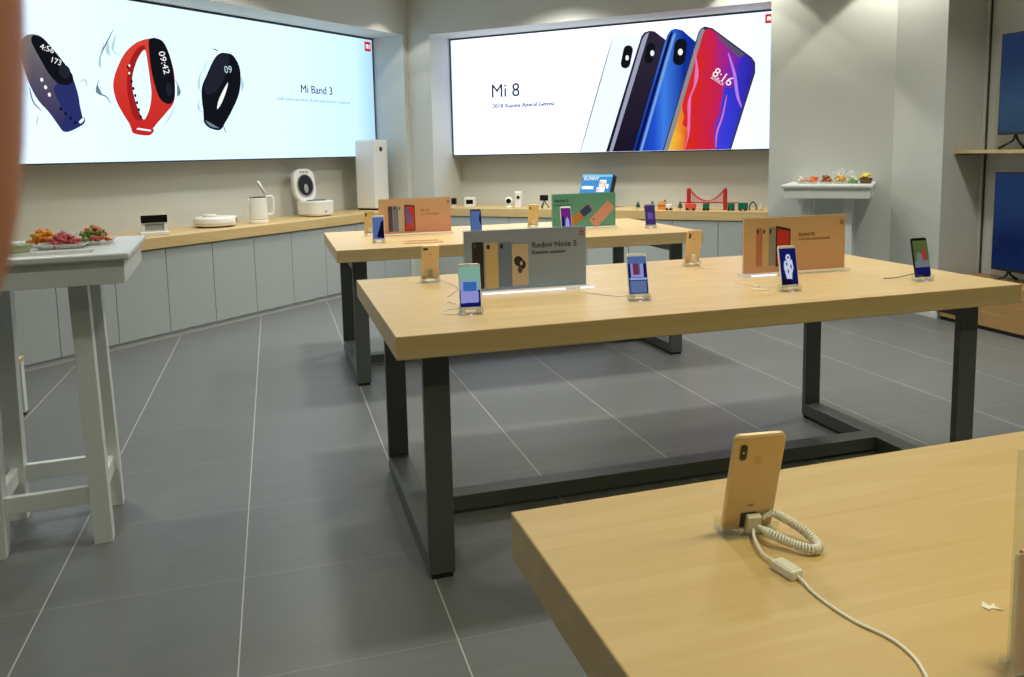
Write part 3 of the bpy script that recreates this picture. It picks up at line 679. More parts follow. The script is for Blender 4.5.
def phone(label, x, y, rz, lean, picture=None, back='gold', z=ZT+0.0155, cam='vertical', group=None):
    t = thing('smartphone', label, 'phone', (x, y, z), rz, group=group)
    t.rotation_euler = (-lean, 0, rz)
    bm = BM(); add_rslab(bm, PW, PH, PT, 0.009, PH/2, 0.0018)
    obj('body', bm, {'gold': 'gold_edge', 'cream': 'cream_back', 'white': 'white_plastic', 'black': 'black', 'silver': 'silver_edge'}[back], t, False)
    bm = BM(); add_rslab(bm, PW-0.003, PH-0.003, 0.0006, 0.008, PH/2, 0, cy=-PT/2-0.0002)
    obj('front_glass', bm, {'white': 'white_plastic', 'black': 'black_gloss', 'gold': 'white_plastic', 'cream': 'white_plastic', 'silver': 'silver_edge'}[back], t)
    if picture: flat('screen', PICTURES[picture], t, -PT/2-0.0008, step=0.00008)
    bm = BM(); add_rslab(bm, PW-0.004, PH-0.004, 0.0006, 0.008, PH/2, 0, cy=PT/2+0.0002)
    obj('back_cover', bm, {'gold': 'gold_back', 'cream': 'cream_back', 'white': 'white_plastic', 'black': 'black', 'silver': 'silver_edge'}[back], t)
    cx, cz = PW/2-0.0145, PH-0.026
    bm = BM()
    if cam == 'vertical': add_rslab(bm, 0.0105, 0.0245, 0.0012, 0.005, cz, 0.0003, cx=cx, cy=PT/2+0.0010)
    else: add_rslab(bm, 0.021, 0.0095, 0.0012, 0.0045, PH-0.016, 0.0003, cx=cx-0.004, cy=PT/2+0.0010)
    c = obj('camera_module', bm, 'black_gloss', t)
    bm = BM()
    for dz in ((-.0070, .0070) if cam == 'vertical' else ()):
        add_lathe(bm, [(0.0034, 0), (0.0034, 0.0005), (0.0018, 0.0006)], 14, M=Matrix.Translation((cx, PT/2+0.0016, cz+dz)) @ Matrix.Rotation(-PI/2, 4, 'X'))
    if cam == 'vertical':
        obj('lens', bm, 'dark_grey', c)
        bm = BM(); add_lathe(bm, [(0.0016, 0), (0.0012, 0.0005)], 10, M=Matrix.Translation((cx, PT/2+0.0016, cz)) @ Matrix.Rotation(-PI/2, 4, 'X')); obj('flash', bm, 'white_plastic', c)
    else: bm.free()
    bm = BM(); add_lathe(bm, [(0.0062, 0), (0.0060, 0.0004), (0.0052, 0.0001)], 20, M=Matrix.Translation((0, PT/2+0.0005, PH-0.041)) @ Matrix.Rotation(-PI/2, 4, 'X'))
    obj('fingerprint_sensor', bm, 'gold_pad' if back in ('gold', 'cream') else 'dark_grey', t)
    return t

def stand(x, y, rz, lean, label, led=True, group='clear acrylic phone stands', zf=0.0150):
    """clear cradle: base plate and two U-shaped end blocks"""
    t = thing('phone_stand', label, 'phone stand', (x, y, ZT), rz, group=group)
    obj('base_plate', bx(-0.040, 0.040, -0.020, 0.024, 0.0003, 0.0045, 0.001), 'acrylic', t)
    for s in (-1, 1):
        bm = BM(); x0, x1 = sorted((s*0.0412, s*0.018)); hh = zf+0.012
        add_slab_y(bm, [(x0, 0.0046), (x1, 0.0046), (x1, hh), (x0, hh)], -0.0165, -0.0125); add_bx(bm, x0, x1, -0.0125, 0.0145, 0.0046, zf-0.0006); add_bx(bm, x0, x1, 0.0145, 0.0185, 0.0046, hh)
        obj('cradle', bm, 'acrylic', t)
    if led: obj('indicator', bx(-0.004, 0.004, -0.0205, -0.0200, 0.0008, 0.0042), 'stand_led', t)
    return t

def tether(label, sx, sy, rz, lean, path, m='white_plastic', coil=None, plug=True, z0=0.03):
    """security cable: pad stuck to the back of a phone, then cord"""
    t = thing('security_cable', label, 'cable', (0, 0, 0), group='white security cables')
    M = Matrix.Translation((sx, sy, ZT+0.0155)) @ Matrix.Rotation(rz, 4, 'Z') @ Matrix.Rotation(-lean, 4, 'X')
    bm = BM(); add_box(bm, (0.0, PT/2+0.0052, z0), (0.021, 0.008, 0.026), 0.0015, M=M); obj('sensor_pad', bm, m, t)
    start = M @ Vector((0.0, PT/2+0.0085, z0-0.008))
    pts = smooth_path([start]+[Vector(p) for p in path], 8)
    bm = BM(); add_tube(bm, pts, 0.0016, 8); obj('cord', bm, m, t, True)
    return t

PHONES = [
 ('white smartphone at the left front of the middle table, teal and lilac screen', 0.626, 2.649, -0.157, 0.225, 'waves', 'white'),
 ('white smartphone at the front centre of the middle table, blue window picture on screen', 1.258, 2.655, -0.19, 0.34, 'window', 'white'),
 ('white smartphone before the orange sign, pale figure on navy screen', 1.864, 2.610, -0.031, 0.196, 'figure', 'white'),
 ('black smartphone near the right end of the middle table, olive and red picture', 2.477, 2.602, -0.004, 0.224, 'landscape', 'black'),
 ('white smartphone at the left end of the rear table, blue portrait screen', 0.619, 5.074, -0.102, 0.243, 'portrait', 'white'),
 ('smartphone between the orange and green signs of the rear table, plain blue screen', 1.302, 5.277, -0.132, 0.40, 'blue', 'black'),
 ('white smartphone before the green sign, purple screen', 1.920, 5.192, -0.133, 0.36, 'purple', 'white'),
 ('smartphone right of the green sign on the rear table, dull plum screen', 2.513, 5.110, -0.20, 0.40, 'plum', 'silver'),
]
WHERE = ['teal screen phone left on the middle table', 'blue window phone centre of the middle table', 'navy figure phone before the orange sign', 'black phone right on the middle table',
         'blue portrait phone left on the rear table', 'plain blue phone on the rear table', 'purple screen phone before the green sign', 'plum screen phone right on the rear table']
for (lab, x, y, rz, ln, pic, bk), w in zip(PHONES, WHERE):
    ln2 = min(ln, 0.30)
    phone(lab, x, y, rz, ln2, pic, bk, group='display phones with screens to the front')
    stand(x, y, rz, ln2, 'clear acrylic stand holding the '+w)
BACKS = [
 ('gold smartphone seen from behind left of the grey sign, middle table', 0.628, 3.400, 3.032, 0.34, 'gold', 'horizontal'),
 ('gold smartphone seen from behind between the signs of the middle table', 1.862, 3.362, 3.108, 0.208, 'gold', 'vertical'),
 ('pale gold smartphone seen from behind, left of the green sign, rear table', 1.800, 5.58, 3.0, 0.25, 'cream', 'vertical'),
 ('pale gold smartphone seen from behind at the left end of the rear table', 0.621, 5.56, 3.083, 0.15, 'cream', 'vertical'),
]
WB = ['gold phone left of the grey sign', 'gold phone between the middle table signs', 'pale gold phone left of the green sign', 'pale gold phone at the rear table end']
for (lab, x, y, rz, ln, bk, cm), w in zip(BACKS, WB):
    phone(lab, x, y, rz, ln, None, bk, cam=cm, group='display phones seen from behind')
    stand(x, y, rz, ln, 'clear acrylic stand holding the '+w, led=False)

# cords behind and beside the stands
Zc = ZT+0.0021
def ring(cx, cy, r, a0=0, a1=1.8*PI, n=9, z=Zc): return [(cx+r*math.cos(a0+(a1-a0)*i/(n-1)), cy+r*math.sin(a0+(a1-a0)*i/(n-1)), z+(0.0035 if i > n-3 else 0)) for i in range(n)]
tether('white cord looping left of the teal screen phone', 0.626, 2.649, -0.157, 0.225, [(0.60, 2.72, ZT+0.01), (0.575, 2.75, Zc), (0.545, 2.73, Zc), (0.540, 2.685, Zc), (0.575, 2.665, Zc), (0.62, 2.78, Zc+0.0035), (0.60, 2.90, Zc)])
tether('white cord trailing left from the blue window phone', 1.258, 2.655, -0.19, 0.30, [(1.26, 2.74, ZT+0.008), (1.22, 2.76, Zc), (1.17, 2.83, Zc), (1.13, 2.90, Zc)])
tether('white cord coiled behind the navy figure phone', 1.864, 2.610, -0.031, 0.196, [(1.85, 2.70, ZT+0.008), (1.80, 2.74, Zc), (1.765, 2.71, Zc), (1.77, 2.66, Zc), (1.815, 2.672, Zc), (1.80, 2.78, Zc+0.0035), (1.78, 2.86, Zc)])
tether('short dark cord behind the black phone on the middle table', 2.477, 2.602, -0.004, 0.224, [(2.46, 2.69, ZT+0.008), (2.42, 2.70, Zc), (2.38, 2.71, Zc)], m='dark_grey')
tether('white cord with grey sensor on the gold phone left of the grey sign', 0.628, 3.400, 3.032, 0.34, [(0.66, 3.27, ZT+0.02), (0.70, 3.18, Zc), (0.66, 3.08, Zc), (0.62, 3.0, Zc)], m='grey_plastic')
tether('white cord on the gold phone between the middle table signs', 1.862, 3.362, 3.108, 0.208, [(1.87, 3.27, ZT+0.01), (1.90, 3.25, Zc), (1.93, 3.29, Zc)])
tether('white cord looped beside the pale gold phone left of the green sign', 1.80, 5.58, 3.0, 0.25, [(1.83, 5.47, ZT+0.02), (1.88, 5.42, Zc+0.03), (1.94, 5.46, Zc+0.05), (1.95, 5.53, Zc+0.02), (1.90, 5.50, Zc)])
tether('white cord behind the pale gold phone at the rear table end', 0.621, 5.56, 3.083, 0.15, [(0.64, 5.475, ZT+0.012), (0.60, 5.44, Zc), (0.55, 5.46, Zc)])
bm = BM(); add_tube(bm, smooth_path([(1.25, 5.66, Zc), (1.32, 5.62, Zc+0.02), (1.345, 5.55, Zc+0.035), (1.30, 5.50, Zc+0.02), (1.25, 5.53, Zc), (1.27, 5.60, Zc+0.006)], 8), 0.0045, 8)
tag(obj('security_cable', bm, 'white_plastic', None, True), 'thick white cord loop right of the salmon sign on the rear table', 'cable', 'white security cables')

# foreground phone, stand, coiled tether with in-line box
FX, FY, FRZ, FLN = 0.6235, 0.966, 3.028, 0.258
phone('gold smartphone standing on the foreground table, seen from behind', FX, FY, FRZ, FLN, None, 'gold', cam='vertical', z=ZT+0.0065)
for o in list(bpy.data.objects):
    if o.name.startswith('smartphone') and o.location.y < 1.2: FP = o
text('logo', 'mi', 0.0085, 'gold_logo', FP, (0.0046, PT/2+0.0007, 0.040), flip=True, bold=0.0002, ext=0.0001)
stand(FX, FY, FRZ, FLN, 'clear acrylic stand holding the gold phone on the foreground table', led=False, zf=0.006)
t = thing('security_cable', 'white coiled security cable with in-line box on the foreground table', 'cable', (0, 0, 0))
M = Matrix.Translation((FX, FY, ZT+0.0065)) @ Matrix.Rotation(FRZ, 4, 'Z') @ Matrix.Rotation(-FLN, 4, 'X')
bm = BM(); add_box(bm, (-0.004, PT/2+0.0062, 0.0150), (0.021, 0.010, 0.028), 0.002, M=M); obj('sensor_pad', bm, 'white_plastic', t)
bm = BM(); add_box(bm, (0.0015, PT/2+0.0013, 0.018), (0.0235, 0.0012, 0.024), 0.0004, M=M); obj('adhesive_plate', bm, 'dark_grey', t)
s1 = M @ Vector((-0.017, PT/2+0.0085, 0.024)); s2 = M @ Vector((-0.010, PT/2+0.011, 0.013))
spine = smooth_path([s1, s1+Vector((0.018, 0.000, 0.004)), (0.674, 0.925, ZT+0.022), (0.686, 0.897, ZT+0.011), (0.682, 0.880, ZT+0.0075), (0.668, 0.877, ZT+0.0085), (0.650, 0.893, ZT+0.012), (0.634, 0.914, ZT+0.017), s2], 40)
L = [0]
for a, b in zip(spine, spine[1:]): L.append(L[-1]+(b-a).length)
tot = L[-1]; turns = 52; N = turns*12; helix = []; j = 0; prev = None
for k in range(N+1):
    d = tot*k/N
    while j < len(L)-2 and L[j+1] < d: j += 1
    p = spine[j].lerp(spine[j+1], (d-L[j])/max(1e-9, L[j+1]-L[j])); tg = (spine[min(j+2, len(spine)-1)]-spine[max(j-1, 0)]).normalized()
    u = tg.cross(Vector((0, 0, 1))) if prev is None else prev-tg*prev.dot(tg)
    u.normalize(); prev = u; v = tg.cross(u); a = 2*PI*turns*k/N; r = 0.0052*min(1, 6*k/N+0.2, 6*(N-k)/N+0.2)
    helix.append(p+u*r*math.cos(a)+v*r*math.sin(a))
bm = BM(); add_tube(bm, helix, 0.0017, 6); obj('coil', bm, 'white_plastic', t, True)
s3 = M @ Vector((-0.004, PT/2+0.010, 0.008))
bm = BM(); add_tube(bm, smooth_path([s3, (0.612, 0.925, ZT+0.010), (0.603, 0.892, ZT+0.006), (0.6045, 0.866, ZT+0.007)], 8), 0.0024, 8); obj('lead', bm, 'white_plastic', t, True)
bm = BM(); add_box(bm, (0, 0, 0), (0.020, 0.038, 0.0125), 0.0022, M=Matrix.Translation((0.6085, 0.847, ZT+0.0066)) @ Matrix.Rotation(0.16, 4, 'Z')); b = obj('inline_box', bm, 'white_plastic', t)
bm = BM(); add_box(bm, (0, 0, 0), (0.0150, 0.029, 0.001), 0.0004, M=Matrix.Translation((0.6085, 0.847, ZT+0.0131)) @ Matrix.Rotation(0.16, 4, 'Z')); obj('lid_panel', bm, 'offwhite', b)
bm = BM(); add_tube(bm, smooth_path([(0.6115, 0.829, ZT+0.0055), (0.6125, 0.818, ZT+0.0035), (0.610, 0.798, Zc), (0.610, 0.773, Zc), (0.613, 0.745, Zc), (0.618, 0.722, Zc), (0.628, 0.698, Zc), (0.632, 0.678, Zc), (0.629, 0.650, Zc), (0.616, 0.620, Zc), (0.585, 0.56, Zc), (0.56, 0.45, Zc)], 8), 0.0021, 8)
obj('cord', bm, 'white_plastic', t, True)
# torn scrap of paper
bm = BM(); ring = [(0.779, 0.709), (0.780, 0.700), (0.787, 0.702), (0.795, 0.694), (0.793, 0.703), (0.797, 0.708), (0.789, 0.707), (0.787, 0.716)]
lo = [bm.verts.new((x, y, ZT+0.0003)) for x, y in ring]; hi = [bm.verts.new((x, y, ZT+0.0010+0.0012*(k % 2))) for k, (x, y) in enumerate(ring)]; mid = bm.verts.new((0.788, 0.7045, ZT+0.0012)); low = bm.verts.new((0.788, 0.7045, ZT+0.0003))
for k in range(8):
    k2 = (k+1) % 8; bm.faces.new((hi[k], hi[k2], mid)); bm.faces.new((lo[k2], lo[k], low)); bm.faces.new((lo[k], lo[k2], hi[k2], hi[k]))
tag(obj('paper_scrap', bm, 'paper'), 'torn white paper scrap on the foreground table', 'paper scrap')

# signs: printed panel in an acrylic foot
gradient_print('print_grey', [(0.0, (142, 164, 192)), (1.0, (152, 166, 190))], 'Z', 0, 0.24)
gradient_print('print_orange', [(0.0, (222, 166, 130)), (0.5, (222, 178, 136)), (1.0, (216, 182, 138))], 'Z', 0, 0.24)
gradient_print('print_salmon', [(0.0, (222, 150, 126)), (0.5, (226, 172, 136)), (1.0, (220, 182, 140))], 'Z', 0, 0.24)
mat('print_green', (104, 170, 146), 0.35); mat('ink_dark', (72, 76, 86), 0.5); mat('ink_brown', (150, 98, 60), 0.5); mat('ink_green', (34, 84, 56), 0.5)
mat('ink_black', (36, 32, 32), 0.4); mat('ink_gold', (212, 184, 132), 0.4); mat('ink_blue', (112, 130, 162), 0.4); mat('ink_cream', (206, 188, 160), 0.4); mat('ink_red', (206, 54, 46), 0.4)
mat('ink_rose', (196, 124, 96), 0.4); mat('ink_silver', (150, 146, 142), 0.4); mat('ink_pink', (226, 160, 138), 0.4); mat('ink_navy', (48, 70, 120), 0.4); mat('ink_amber', (196, 132, 50), 0.4); mat('ink_violet', (120, 96, 168), 0.4); mat('ink_logo', (190, 84, 74), 0.5)
mat('ink_charcoal', (74, 74, 78), 0.4); mat('ink_orange', (236, 140, 50), 0.4)
SW, SH = 0.496, 0.236
def bars(x, w, z0, z1, m, cm='ink_black'): return [(rrect(w, z1-z0, w*0.14, 3, x+w/2, (z0+z1)/2), m), (rrect(w*0.26, 0.018, w*0.12, 3, x+w*0.24, z1-0.016), cm)]
def sign(label, x, y, rz, panel, art, foot_glints, w=SW):
    t = thing('counter_sign', label, 'sign', (x, y, ZT), rz, group='printed signs on the display tables')
    b = obj('acrylic_foot', bx(-0.01, w+0.01, -0.034, 0.030, 0.0003, 0.012, 0.001), 'acrylic', t)
    for a, c in foot_glints: obj('foot_reflection', bx(a, c, -0.0352, -0.0342, 0.002, 0.0105), 'reflection_glow', b)  # bright reflections in the clear foot, built as glowing strips
    p = obj('panel', bx(0, w, -0.003, 0.003, 0.0122, 0.0122+SH), panel, t)
    flat('printed_pictures', art, p, -0.0036, step=0.0003)
    obj('acrylic_cover', bx(-0.004, w+0.004, 0.0045, 0.0070, 0.0122, 0.016+SH), 'acrylic', t)
    return p
emat('reflection_glow', (250, 248, 250), 1.1)  # reflected brightness put in as emission; the foot holds no lamp
p = sign('grey sign reading Redmi Note 5 at the front of the middle table', 0.693, 3.018, -0.03, 'print_grey',
     bars(0.030, 0.046, 0.022, 0.205, 'ink_black', 'ink_charcoal')+bars(0.082, 0.052, 0.020, 0.20, 'ink_gold')+bars(0.136, 0.050, 0.024, 0.20, 'ink_blue')+[(rrect(0.066, 0.165, 0.007, 3, 0.222, 0.108), 'ink_cream'),
      (ell(0.216, 0.122, 0.018, 0.022, 14, 0.5), 'ink_black'), (ell(0.232, 0.108, 0.013, 0.018, 12), 'ink_black'), (ell(0.221, 0.088, 0.010, 0.014, 12), 'ink_charcoal'), (ell(0.226, 0.114, 0.006, 0.008, 10), 'ink_cream')],
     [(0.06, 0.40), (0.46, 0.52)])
text('lettering', 'Redmi Note 5', 0.0325, 'ink_dark', p, (0.270, -0.0052, 0.172), bold=0.0004); text('lettering', 'Kamera canavarı', 0.021, 'ink_dark', p, (0.270, -0.0052, 0.147), bold=0.0003)
mi_logo(flat('logo', [(rrect(0.018, 0.018, 0.002, 2, 0.478, 0.222), 'ink_logo')], p, -0.0052), 0.478, 0.222, 0.018, -0.0058, 'print_grey')
p = sign('orange sign showing three phones and a red screen, right on the middle table', 1.897, 2.982, -0.03, 'print_orange',
     bars(0.058, 0.030, 0.040, 0.205, 'ink_rose')+bars(0.088, 0.030, 0.040, 0.205, 'ink_gold')+bars(0.118, 0.030, 0.040, 0.205, 'ink_silver')+[([(0.152, 0.035), (0.152, 0.212), (0.222, 0.196), (0.222, 0.05)], 'ink_black'), ([(0.158, 0.045), (0.158, 0.200), (0.217, 0.186), (0.217, 0.06)], 'ink_red')],
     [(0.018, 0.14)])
text('lettering', 'Redmi S2', 0.021, 'ink_brown', p, (0.262, -0.0052, 0.163), bold=0.0003); text('lettering', 'Güzel selfie, yüksek çözünürlük', 0.0125, 'ink_brown', p, (0.262, -0.0052, 0.145))
mi_logo(flat('logo', [(rrect(0.016, 0.016, 0.002, 2, 0.476, 0.214), 'ink_brown')], p, -0.0052), 0.476, 0.214, 0.016, -0.0058, 'print_orange')
p = sign('salmon orange sign with four phones on the rear table', 0.678, 5.495, 0.0, 'print_salmon',
     bars(0.062, 0.030, 0.025, 0.20, 'ink_charcoal')+bars(0.096, 0.034, 0.025, 0.20, 'ink_blue')+bars(0.134, 0.032, 0.025, 0.20, 'ink_cream')+[([(0.174, 0.025), (0.174, 0.208), (0.245, 0.200), (0.245, 0.028)], 'ink_black'), ([(0.179, 0.030), (0.179, 0.200), (0.240, 0.193), (0.240, 0.036)], 'ink_red'), (ell(0.206, 0.11, 0.025, 0.04, 14), 'ink_violet'), (ell(0.224, 0.08, 0.014, 0.03, 12), 'ink_logo'), ([(0.180, 0.19), (0.180, 0.13), (0.20, 0.16), (0.205, 0.196)], 'ink_violet')], [])
text('lettering', 'Mi A2', 0.026, 'ink_brown', p, (0.285, -0.0052, 0.155)); text('lettering', 'Hızlı, parlak, büyüleyici', 0.0135, 'ink_brown', p, (0.285, -0.0052, 0.135))
mi_logo(flat('logo', [(rrect(0.016, 0.016, 0.002, 2, 0.48, 0.218), 'ink_brown')], p, -0.0052), 0.48, 0.218, 0.016, -0.0058, 'print_salmon')
def tilted(cx, cz, w, h, a, r=0.008):
    return [(cx+x*math.cos(a)-z*math.sin(a), cz+x*math.sin(a)+z*math.cos(a)) for x, z in rrect(w, h, r, 3)]
p = sign('green sign reading Redmi 5 with two tilted phones, rear table', 1.862, 5.33, -0.02, 'print_green',
     [(tilted(0.215, 0.10, 0.062, 0.20, -0.95), 'ink_silver'), (tilted(0.212, 0.098, 0.055, 0.172, -0.95), 'ink_amber'), (tilted(0.250, 0.125, 0.055, 0.080, -0.95), 'ink_navy'), (tilted(0.372, 0.098, 0.078, 0.20, -0.80, 0.012), 'ink_pink'), (ell(0.308, 0.062, 0.006, 0.007, 8), 'ink_black')], [], w=0.475)
text('lettering', 'Redmi 5', 0.03, 'ink_green', p, (0.018, -0.0052, 0.192), bold=0.0006); text('lettering', 'Daha fazlası için tasarlandı', 0.0125, 'ink_green', p, (0.018, -0.0052, 0.168))
# sign at the right edge of the foreground table, seen past its left edge
t = thing('counter_sign', 'clear acrylic sign with a salmon card cut by the right edge, foreground table', 'sign', (0.697, 0.600, ZT), -0.01)
obj('acrylic_foot', bx(0.012, 0.50, -0.020, 0.022, 0.0003, 0.006, 0.001), 'acrylic', t)
obj('acrylic_sleeve', bx(0.008, 0.515, 0.006, 0.009, 0.0065, 0.238, 0.0008), 'acrylic', t)
obj('front_sleeve', bx(-0.006, 0.515, -0.009, -0.0065, 0.0065, 0.138, 0.0008), 'acrylic_frosted', t)
obj('card', bx(0.012, 0.515, -0.005, 0.004, 0.0065, 0.135), 'print_salmon', t)
# flat leaflet holder on the rear table
t = thing('leaflet', 'thin tan leaflet lying on the rear table before the salmon sign', 'leaflet', (0.885, 5.005, ZT), -0.08)
obj('sheet', bx(-0.12, 0.12, -0.075, 0.075, 0.0003, 0.004), 'leaflet', t); obj('printed_strip', bx(-0.10, 0.10, 0.01, 0.06, 0.004, 0.0046), 'leaflet_dark', t)

# ------------------------------------------------------------------ products on the left counter
ZC = 0.8083
def onL(px, o): return PL(px, o, ZC)
t = thing('display_stand', 'small white stand with black display bar on the left counter', 'stand', PL(-0.365, 0.20, ZC), AL-0.55); t.scale = (0.82, 0.82, 0.92)
obj('foot_plate', bx(-0.135, 0.125, -0.11, 0.05, 0, 0.03, 0.006), 'white_plastic', t)
bm = BM(); add_bx(bm, -0.115, -0.085, -0.015, 0.02, 0.03, 0.17, 0.003); add_bx(bm, 0.085, 0.115, -0.015, 0.02, 0.03, 0.17, 0.003); add_bx(bm, -0.085, 0.085, 0.005, 0.02, 0.03, 0.10, 0.002); obj('frame', bm, 'white_plastic', t)
obj('back_panel', bx(-0.084, 0.084, 0.0, 0.0048, 0.045, 0.09, 0.001), 'grey_plastic', t)
obj('display_bar', bx(-0.118, 0.118, -0.03, 0.022, 0.105, 0.17, 0.003), 'black_gloss', t)

t = thing('robot_vacuum', 'flat round white robot vacuum on the left counter', 'robot vacuum', PL(0.315, 0.31, ZC), AL-0.4)
bm = BM(); add_lathe(bm, [(0.165, 0.012), (0.178, 0.018), (0.182, 0.03), (0.182, 0.075), (0.176, 0.086), (0.16, 0.089), (0.0, 0.0895)], 48); obj('body', bm, 'white_plastic', t, True)
bm = BM(); add_lathe(bm, [(0.150, 0.0), (0.160, 0.012)], 32); obj('underside', bm, 'dark_grey', t)
bm = BM(); add_lathe(bm, [(0.058, 0.0896), (0.060, 0.094), (0.060, 0.106), (0.054, 0.111), (0.0, 0.112)], 32, c=(-0.045, 0.0, 0)); obj('laser_turret', bm, 'offwhite', t, True)
bm = BM(); add_lathe(bm, [(0.1835, 0.034), (0.1835, 0.036)], 48); obj('bumper_seam', bm, 'grey_plastic', t)
for a in (-0.35, -0.62):
    bm = BM(); add_box(bm, (0.180, 0, 0.055), (0.008, 0.018, 0.045), 0.001, M=Matrix.Rotation(a, 4, 'Z')); obj('vent', bm, 'dark_grey', t)

t = thing('electric_kettle', 'white electric kettle with raised lid on the left counter', 'kettle', PL(0.725, 0.22, ZC), AL-0.62); t.scale = (1.05, 1.05, 1.08)
bm = BM(); add_lathe(bm, [(0.080, 0.0), (0.083, 0.006), (0.083, 0.022), (0.080, 0.026)], 40); obj('power_base', bm, 'white_plastic', t, True)
bm = BM(); add_lathe(bm, [(0.079, 0.0265), (0.080, 0.04), (0.076, 0.12), (0.0725, 0.205), (0.072, 0.212), (0.066, 0.212), (0.066, 0.12), (0.0, 0.11)], 40)
add_box(bm, (-0.079, 0, 0.196), (0.03, 0.034, 0.022), 0.005); b = obj('body', bm, 'white_plastic', t, True)
bm = BM(); add_lathe(bm, [(0.0728, 0.2125), (0.0728, 0.219), (0.066, 0.219), (0.066, 0.2125)], 40); obj('steel_rim', bm, 'chrome', b)
bm = BM(); add_tube(bm, smooth_path([(0.070, 0, 0.215), (0.105, 0, 0.222), (0.128, 0, 0.205), (0.131, 0, 0.15), (0.125, 0, 0.085), (0.105, 0, 0.068), (0.078, 0, 0.072)], 8), 0.0105, 10); obj('handle', bm, 'white_plastic', t, True)
M = Matrix.Translation((0.066, 0, 0.225)) @ Matrix.Rotation(math.radians(62), 4, 'Y')
bm = BM(); add_lathe(bm, [(0.066, 0.0), (0.068, 0.006), (0.064, 0.014), (0.0, 0.018)], 32, c=(-0.075, 0, 0), M=M); l = obj('lid', bm, 'white_plastic', t, True)
bm = BM(); add_lathe(bm, [(0.0, -0.004), (0.058, -0.003), (0.060, 0.0)], 32, c=(-0.075, 0, 0), M=M); obj('lid_lining', bm, 'chrome', l, True)

t = thing('rice_cooker', 'white rice cooker with lid open upright on the left counter', 'rice cooker', PL(1.525, 0.29, ZC), math.radians(33)); t.scale = (0.92, 0.92, 0.95)
bm = BM(); add_loft(bm, [rring(0.22, 0.28, 0.07, 0.0), rring(0.235, 0.30, 0.075, 0.012)]); obj('base_ring', bm, 'tan_toy', t, True)
bm = BM(); add_loft(bm, [rring(0.27, 0.35, 0.075, 0.012), rring(0.285, 0.365, 0.08, 0.03), rring(0.285, 0.365, 0.08, 0.15), rring(0.275, 0.355, 0.075, 0.162), rring(0.21, 0.24, 0.10, 0.163)], cap=(True, True)); b = obj('body', bm, 'white_plastic', t)
bm = BM(); add_lathe(bm, [(0.098, 0.1635), (0.104, 0.168), (0.108, 0.1635)], 36, c=(0, -0.02, 0)); obj('pot_rim', bm, 'chrome', b, True)
bm = BM(); add_lathe(bm, [(0.0, 0.1637), (0.097, 0.1639)], 36, c=(0, -0.02, 0)); obj('inner_pot', bm, 'dark_grey', b)
obj('logo_mark', bx(-0.010, 0.010, -0.1845, -0.1825, 0.045, 0.060), 'dark_grey', b); obj('button', bx(0.1425, 0.1440, -0.08, -0.05, 0.115, 0.135), 'dark_grey', b)
M = Matrix.Translation((0, 0.178, 0.158)) @ Matrix.Rotation(math.radians(-8), 4, 'X')
bm = BM(); bmesh.ops.transform(add_loft(bm, [[(x, z*1.0, y) for x, y, z in rring(0.265, 0.335, 0.095, -0.03)], [(x, z, y) for x, y, z in rring(0.275, 0.345, 0.10, -0.022)], [(x, z, y) for x, y, z in rring(0.275, 0.345, 0.10, 0.022)], [(x, z, y) for x, y, z in rring(0.25, 0.32, 0.09, 0.032)]]), matrix=M @ Matrix.Translation((0, 0, 0.165)), verts=bm.verts[:]); l = obj('lid', bm, 'white_plastic', t)
def disc(cx, cz, rx, rz, y0, y1, m, name, parent):
    bm = BM(); add_slab_y(bm, ell(cx, cz, rx, rz, 28), y0, y1); bmesh.ops.transform(bm, matrix=M, verts=bm.verts[:]); return obj(name, bm, m, parent)
disc(0, 0.155, 0.108, 0.125, -0.036, -0.0305, 'grey_plastic', 'lid_gasket', l); disc(0, 0.160, 0.094, 0.110, -0.040, -0.0365, 'black', 'lid_lining', l); disc(0, 0.125, 0.026, 0.048, -0.045, -0.0405, 'grey_plastic', 'steam_valve', l)
bm = BM()
for k in (-1, 0, 1): add_box(bm, (k*0.04, -0.033, 0.302), (0.024, 0.004, 0.012), 0.001, M=M)
obj('vent', bm, 'dark_grey', l)

t = thing('air_purifier', 'tall white air purifier tower behind the salmon sign on the left counter', 'air purifier', PL(2.42, 0.30, ZC), math.radians(47))
w = 0.125; hp = 0.755
obj('housing', bx(-w, w, -w, w, 0.02, hp, 0.012), 'white_plastic', t)
obj('base', bx(-w+0.012, w-0.012, -w+0.012, w-0.012, 0, 0.02), 'black', t)
bm = BM(); add_lathe(bm, [(0.0, 0.0), (0.026, 0.0), (0.026, 0.003)], 24, M=Matrix.Translation((0.0, -w-0.0005, hp-0.10)) @ Matrix.Rotation(PI/2, 4, 'X')); d = obj('display', bm, 'black_gloss', t)
obj('outlet_grille', bx(-w+0.02, w-0.02, -w+0.02, w-0.02, hp, hp+0.003), 'grey_plastic', t)

